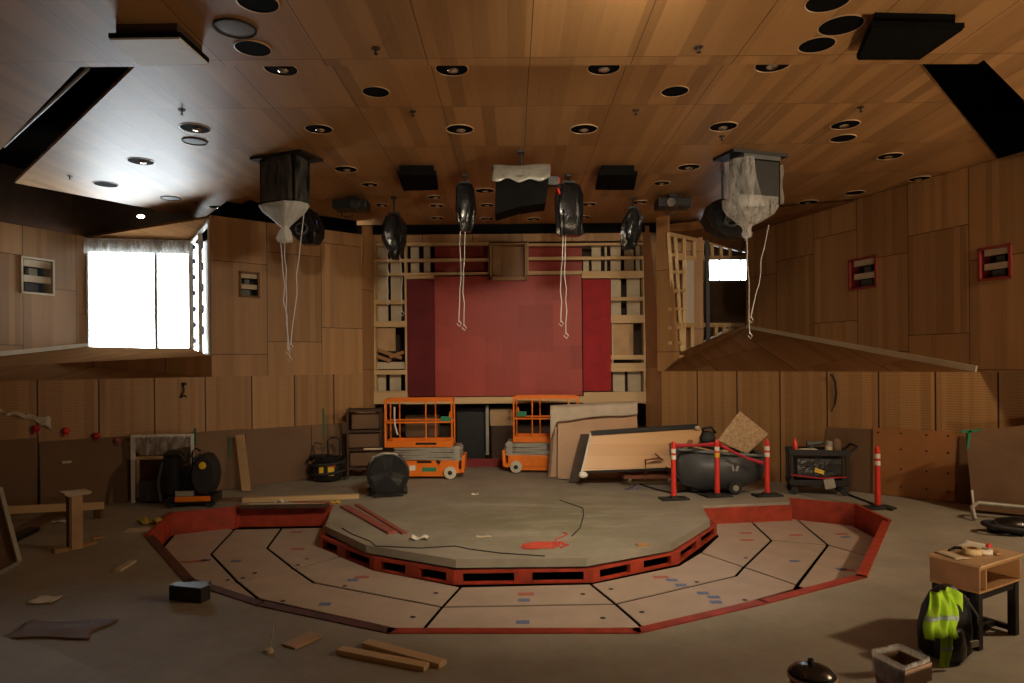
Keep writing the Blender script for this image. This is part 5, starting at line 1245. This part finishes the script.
# front planks
plank('pine_plank', (340, 650), (427, 667), .11, .045, 'front one of the two pale planks lying on the floor', 'pine', 'plank')
plank('pine_plank', (366, 643), (443, 664), .12, .045, 'rear one of the two pale planks lying on the floor', 'pine', 'plank')
pts = [G(282, 645.5), G(310, 632.5), G(323, 637), G(295, 649.5)]; cc = ctr(pts); m = MB(); m.prism([p - cc for p in pts], (0, 0, .018)); o = m.build('flat_board', 'ply'); o.location = cc; tag(o, 'small flat pale board lying left of the two planks', 'board')
g = G(269, 652); m = MB(); m.tube([(0, 0, .01), (.02, .03, .14), (.03, .05, .24)], .008, 5); m.lathe([(0, 0), (.05, 0), (.04, .03), (0, .04)], 10); o = m.build('thin_stick', 'pale'); o.location = g; tag(o, 'thin upright stick on the floor left of the small flat board', 'stick')
g = G(70, 636); m = MB(); m.tube([(0, 0, .01), (.05, .3, .012)], .008, 5); o = m.build('thin_rod', 'pale'); o.location = g; tag(o, 'thin pale rod lying on the dim floor at the lower left', 'rod')

# ------------------------------------------------------------------ RIGHT FOREGROUND
Ft = Vector((4.43, 6.5, 0)); rz = math.radians(30)
o = thing('work_stand', 'black steel stand carrying the plywood box at the lower right', 'stand', Ft, rz)
for x in (.05, .75):
    for y in (.05, .41):
        m = MB(); m.box((x, y, .27), (.075, .075, .54), bev=.005); m.build('leg', 'black', o)
m = MB(); m.box((.4, .05, .51), (.8, .05, .07)); m.box((.4, .41, .51), (.8, .05, .07)); m.box((.05, .23, .51), (.05, .4, .07)); m.box((.75, .23, .51), (.05, .4, .07)); m.build('top_frame', 'black', o)
m = MB(); m.box((.4, .23, .06), (.7, .05, .05)); m.box((.05, .23, .06), (.05, .36, .05)); m.box((.75, .23, .06), (.05, .36, .05)); m.build('stretcher', 'black', o)
bx = thing('plywood_box', 'open fronted plywood box on the black stand at the lower right', 'box', Ft + Vector((0, 0, .548)), rz)
def bp(nm, c, s, mt='ply'):
    m = MB(); m.box(c, s, bev=.003); return m.build(nm, mt, bx)
bp('top', (.4, .23, .265), (.84, .5, .02), 'ply'); bp('bottom', (.4, .23, .01), (.8, .46, .02), 'brownboard'); bp('side_panel', (.01, .23, .137), (.02, .46, .235), plain('reddish_ply', (.30, .15, .075), .6, var=.15)); bp('side_panel', (.79, .23, .137), (.02, .46, .235), 'brownboard'); bp('back_panel', (.4, .45, .137), (.76, .02, .235), 'brownboard'); bp('front_lip', (.4, .02, .235), (.76, .02, .04), 'brownboard'); bp('divider', (.13, .1, .12), (.02, .2, .2), 'brownboard')
Rb = RZ(rz); tb = Ft + Vector((0, 0, .548 + .276))
def ontop(x, y): return tb + Rb @ Vector((x, y, 0))
m = MB(); m.lathe([(.05, 0), (.085, 0), (.085, .06), (.05, .06), (.05, 0)], 28); ob = m.build('tape_roll', 'tape_roll', None, 40); ob.location = ontop(.36, .24); tag(ob, 'roll of masking tape in the middle of the plywood box top', 'tape roll')
m = MB(); m.lathe([(.04, 0), (.07, 0), (.07, .05), (.04, .05), (.04, 0)], 28); ob = m.build('tape_roll', 'paper', None, 40); ob.location = ontop(.48, .18); tag(ob, 'smaller pale tape roll right of the masking tape', 'tape roll')
m = MB(); m.grid(lambda u, v: Vector(((u - .5) * .28, (v - .5) * .22, .006 + .03 * u * u)), 6, 6); ob = m.build('paper_sheet', 'paper', None, 180, .003); ob.location = ontop(.58, .36); ob.rotation_euler = (0, 0, .5); tag(ob, 'curled white paper at the back of the plywood box top', 'paper')
m = MB(); m.grid(lambda u, v: Vector(((u - .5) * .22, (v - .5) * .28, .004 + .008 * math.sin(5 * u))), 6, 6); ob = m.build('paper_sheet', 'pale', None, 180, .003); ob.location = ontop(.15, .30); ob.rotation_euler = (0, 0, .2); tag(ob, 'flat paper sheet at the left of the plywood box top', 'paper')
m = MB(); m.tube([(-.12, 0, .012), (-.05, .04, .02), (.03, .02, .03), (.1, .05, .02), (.14, .0, .012)], .012, 6); m.box((0, .03, .03), (.09, .03, .03), bev=.008); ob = m.build('safety_glasses', 'black', None, 60); ob.location = ontop(.36, .35); ob.location.z += 0; tag(ob, 'black cable and clip behind the masking tape', 'cable')
m = MB(); m.lathe([(0, 0), (.025, 0), (.025, .05), (.015, .07), (0, .07)], 12); ob = m.build('red_spool', 'post', None, 40); ob.location = ontop(.64, .22); tag(ob, 'small red spool at the right of the plywood box top', 'spool')
m = MB(); m.box((0, 0, .015), (.05, .12, .03), bev=.005); ob = m.build('tape_measure', 'brownboard'); ob.location = ontop(.56, .12); tag(ob, 'small brown block near the front corner of the plywood box top', 'block')
# chair-like dark pack with hi-vis vest
vp = Vector((4.07, 6.46, 0))
o = thing('black_backpack', 'black work pack standing on the floor under the hi vis vest', 'backpack', vp, .3)
lv = [(.0, 0, 0, .16, .13), (.05, 0, 0, .21, .16), (.25, 0, 0, .22, .16), (.45, .02, 0, .19, .14), (.58, .04, .02, .13, .09), (.64, .05, .02, .06, .05)]
MB().loft(bag_rings(lv, 32, 31, .04)).build('body', 'black', o, 180)
m = MB(); m.lathe([(0, 0), (.15, 0), (.16, .1), (.13, .25), (0, .28)], 18, (-.1, -.14, .05), None, 1, .7); m.build('front_pocket', 'blackbag', o, 60)
m = MB(); m.tube([(.12, -.1, .58), (.2, -.17, .4), (.18, -.18, .2)], .014, 6); m.build('shoulder_strap', 'rubber', o, 60)
m = MB(); m.box((.12, -.2, .16), (.1, .02, .06), bev=.005); m.build('pale_patch', 'greysteel', o)
vest = thing('hi_vis_vest', 'bright yellow green hi vis vest draped over the black pack', 'vest', vp + Vector((-.24, -.15, 0)), .1)
def vb(u, v):
    t = u * 2 - 1
    z = .72 - v * .40 - .03 * abs(t)
    w = .085 + .075 * math.sin(min(1, v * 1.15) * math.pi * .62)
    y = -.12 - .07 * math.cos(t * 1.3) + .02 * math.sin(u * 19 + v * 3) + .012 * math.sin(u * 31 - v * 6) - .05 * v
    return Vector((t * w + .02 * math.sin(v * 5), y, z))
MB().grid(vb, 34, 26).build('body', 'hivis', vest, 180, .008)
def vt(u, v):
    t = u * 2 - 1
    return Vector((.015 + t * (.055 - .012 * v) + .015 * math.sin(v * 4), -.19 + .014 * math.sin(u * 12 + 2 * v), .36 - v * .33))
MB().grid(vt, 16, 20).build('tail', 'hivis', vest, 180, .008)
def vs(u, v):
    t = u
    return Vector((.06 + .17 * t, -.15 + .03 * math.sin(7 * u), .73 - .02 * t - v * (.14 + .02 * math.sin(9 * u)) - .06 * t * t))
MB().grid(vs, 16, 8).build('shoulder_flap', 'hivis', vest, 180, .008)
for k, (v0, hh2) in enumerate(((.52, .05),)):
    MB().grid(lambda u, v: vb(u, v0 + .1 * v) + Vector((0, -.008, 0)), 30, 3).build('reflective_band', 'reflect', vest, 180, .003)
MB().grid(lambda u, v: vt(u, .45 + .1 * v) + Vector((0, -.008, 0)), 12, 3).build('reflective_band', 'reflect', vest, 180, .003)
# lined waste bin
zr = .42
cor = [G(873, 653, zr), G(899, 647, zr), G(929.5, 660.5, zr), G(904.5, 669, zr)]
c = ctr(cor); c.z = 0
o = thing('waste_bin', 'square waste bin with a clear plastic liner at the bottom edge', 'bin', c)
L4 = [Vector((p.x - c.x, p.y - c.y, 0)) for p in cor]
def ringz(s, z): return [Vector((p.x * s, p.y * s, z)) for p in L4]
m = MB(); rs = [[m.b.verts.new(p) for p in ringz(s, z)] for s, z in ((.82, 0), (.97, zr - .02), (.90, zr - .02), (.76, .03))]
for A, Bq in zip(rs, rs[1:]):
    for k in range(4): m.b.faces.new([A[k], A[(k + 1) % 4], Bq[(k + 1) % 4], Bq[k]])
m.b.faces.new(rs[0]); m.b.faces.new(rs[-1]); m.build('tub', 'hard_grey', o)
def perim(u):
    k = (u % 1) * 4; i = int(k) % 4; return L4[i].lerp(L4[(i + 1) % 4], k - int(k))
def liner(u, v):
    p = perim(u); w = .012 * math.sin(u * 90 + v * 4) + .01 * math.sin(u * 47)
    if v < .5: s = 1.03 + w; z = zr + .03 - .2 * (1 - v * 2) + .012 * math.sin(u * 40)
    else: s = 1.03 - (v - .5) * .3 + w; z = zr + .03 - (v - .5) * .36
    return Vector((p.x * s, p.y * s, z))
MB().grid(liner, 72, 10).build('liner', 'film_light', o, 180)
m = MB(); m.prism([L4[3] * 1.06 + Vector((0, 0, zr - .15)), L4[2] * 1.06 + Vector((0, 0, zr - .15)), L4[2] * 1.06 + Vector((0, 0, zr - .01)), L4[3] * 1.06 + Vector((0, 0, zr - .01))], (0, -.01, 0)); m.build('label_card', plain('card', (.34, .22, .14), .7), o)
m = MB(); m.lathe([(0, .25), (.14, .22), (.17, .12), (0, .1)], 16, (0, 0, 0), None, 1, 1, lambda t, j: .2 * math.sin(3 * t + j)); m.build('refuse', 'darkbrown', o, 180)
# bucket
g = G(812, 671, .40); o = thing('paint_bucket', 'black bucket with a domed lid at the bottom edge', 'bucket', Vector((g.x, g.y, 0)))
m = MB(); m.lathe([(0, 0), (.14, 0), (.165, .34), (.175, .34), (.175, .38), (.155, .38), (.15, .1), (0, .02)], 32); m.build('pail', 'rubber', o, 40)
m = MB(); m.lathe([(0, .44), (.07, .435), (.14, .41), (.165, .385), (.16, .375), (0, .37)], 32, (-.005, 0, .01)); m.lathe([(0, .49), (.022, .485), (.025, .46), (.018, .44)], 12, (0, .02, 0)); m.build('lid', 'blackbag', o, 40)
m = MB(); m.tube([(.17, 0, .35), (.19, -.08, .3), (.15, -.17, .24), (0, -.21, .2), (-.15, -.17, .24), (-.19, -.08, .3), (-.17, 0, .35)], .006, 6); m.build('wire_handle', 'greysteel', o, 60)
m = MB(); m.lathe([(.176, .345), (.181, .35), (.181, .37), (.176, .375)], 32); m.build('tan_rim', 'brownboard', o, 40)
# dark hoses / bag by the big board at the right
g = G(1006, 534); o = thing('hose_bundle', 'dark bundle of hose and bag on the floor under the large board', 'hose', g)
pts = [Vector((.42 * math.cos(t * .4) * (1 - t * .004) + .01 * t, .2 * math.sin(t * .4), .06 + .10 * abs(math.sin(t * .23)))) for t in range(60)]
m = MB(); m.tube(pts, .04, 8); m.build('hose', 'rubber', o, 60)
m = MB(); m.lathe([(0, 0), (.35, 0), (.38, .1), (.25, .22), (0, .26)], 20, (.3, .1, 0), None, 1.3, .6, lambda t, j: .12 * math.sin(4 * t + j)); m.build('bag', 'blackbag', o, 180)
p, q = G(975, 521), G(1030, 522); cc = (p + q) / 2; m = MB(); m.tube([p - cc + Vector((0, 0, .03)), p - cc + Vector((.02, .1, .22)), p - cc + Vector((.2, .2, .27)), q - cc + Vector((0, 0, .24))], .04, 8); ob = m.build('bent_pipe', 'greysteel', None, 60); ob.location = cc; tag(ob, 'pale bent pipe at the foot of the large board by the right edge', 'pipe')

# ------------------------------------------------------------------ CAMERA
cam = bpy.data.cameras.new('camera'); co = bpy.data.objects.new('camera', cam); C.objects.link(co)
cam.sensor_width = 36; cam.lens = 36 * F / 1024; cam.shift_x = 0; cam.shift_y = (HZ - 341.5) / 1024
cam.clip_end = 200
co.location = (0, 0, CAMH)
co.rotation_euler = (Matrix.Rotation(math.radians(90), 4, 'X') @ Matrix.Rotation(-ROLL, 4, 'Z')).to_euler()
SC.camera = co

# ------------------------------------------------------------------ LIGHT
w = bpy.data.worlds.new('overcast'); SC.world = w; w.use_nodes = True
w.node_tree.nodes['Background'].inputs[0].default_value = (.82, .93, 1, 1); w.node_tree.nodes['Background'].inputs[1].default_value = 22
def area(name, loc, target, sx, sy, power, col, portal=False, spread=180):
    l = bpy.data.lights.new(name, 'AREA'); l.shape = 'RECTANGLE'; l.size = sx; l.size_y = sy; l.energy = power; l.color = col; l.spread = math.radians(spread)
    if portal: l.cycles.is_portal = True
    o = bpy.data.objects.new(name, l); C.objects.link(o); o.location = loc
    o.rotation_euler = (Vector(target) - Vector(loc)).to_track_quat('-Z', 'Y').to_euler(); return o
mid = (wpt(.5, 4.65)); nrm = Vector((.2, -1, 0)).normalized()
area('daylight_portal_left', mid - nrm * .15, mid + nrm, 2.5, 2.9, 1, (1, 1, 1), True)
area('daylight_portal_right', ((xl + xr) / 2, 22.75, (wz0 + wz1) / 2), ((xl + xr) / 2, 20, (wz0 + wz1) / 2), xr - xl, wz1 - wz0, 1, (1, 1, 1), True)
WARM = (1, .75, .48)
area('work_lamp_right', (10.3, 6.9, 5.8), (2.0, 11.5, 1.0), .4, .4, 330, WARM)
area('fill_light_up', (5.0, 2.6, .7), (3.0, 9.5, 6.4), .8, .8, 125, WARM, spread=130)  # added unseen fill that brightens the ceiling from below
area('fill_light_back', (1.2, 5.0, 6.22), (.4, 17.5, 2.6), 1.0, .6, 115, (1, .84, .62), spread=80)  # invented fill from the front, lifts the back wall and its frame
area('fill_light_stage', (2.2, 5.4, 6.25), (.6, 12.2, 0), 1.0, .8, 110, (1, .82, .58), spread=75)  # no real fixture: extra light added over the stage
SC.view_settings.view_transform = 'Standard'; SC.view_settings.look = 'None'; SC.view_settings.gamma = 1; SC.view_settings.exposure = -0.15
SC.view_settings.use_curve_mapping = False
SC.cycles.use_denoising = True
SC.cycles.max_bounces = 8; SC.cycles.diffuse_bounces = 5; SC.cycles.transparent_max_bounces = 12
SC.cycles.sample_clamp_indirect = 4
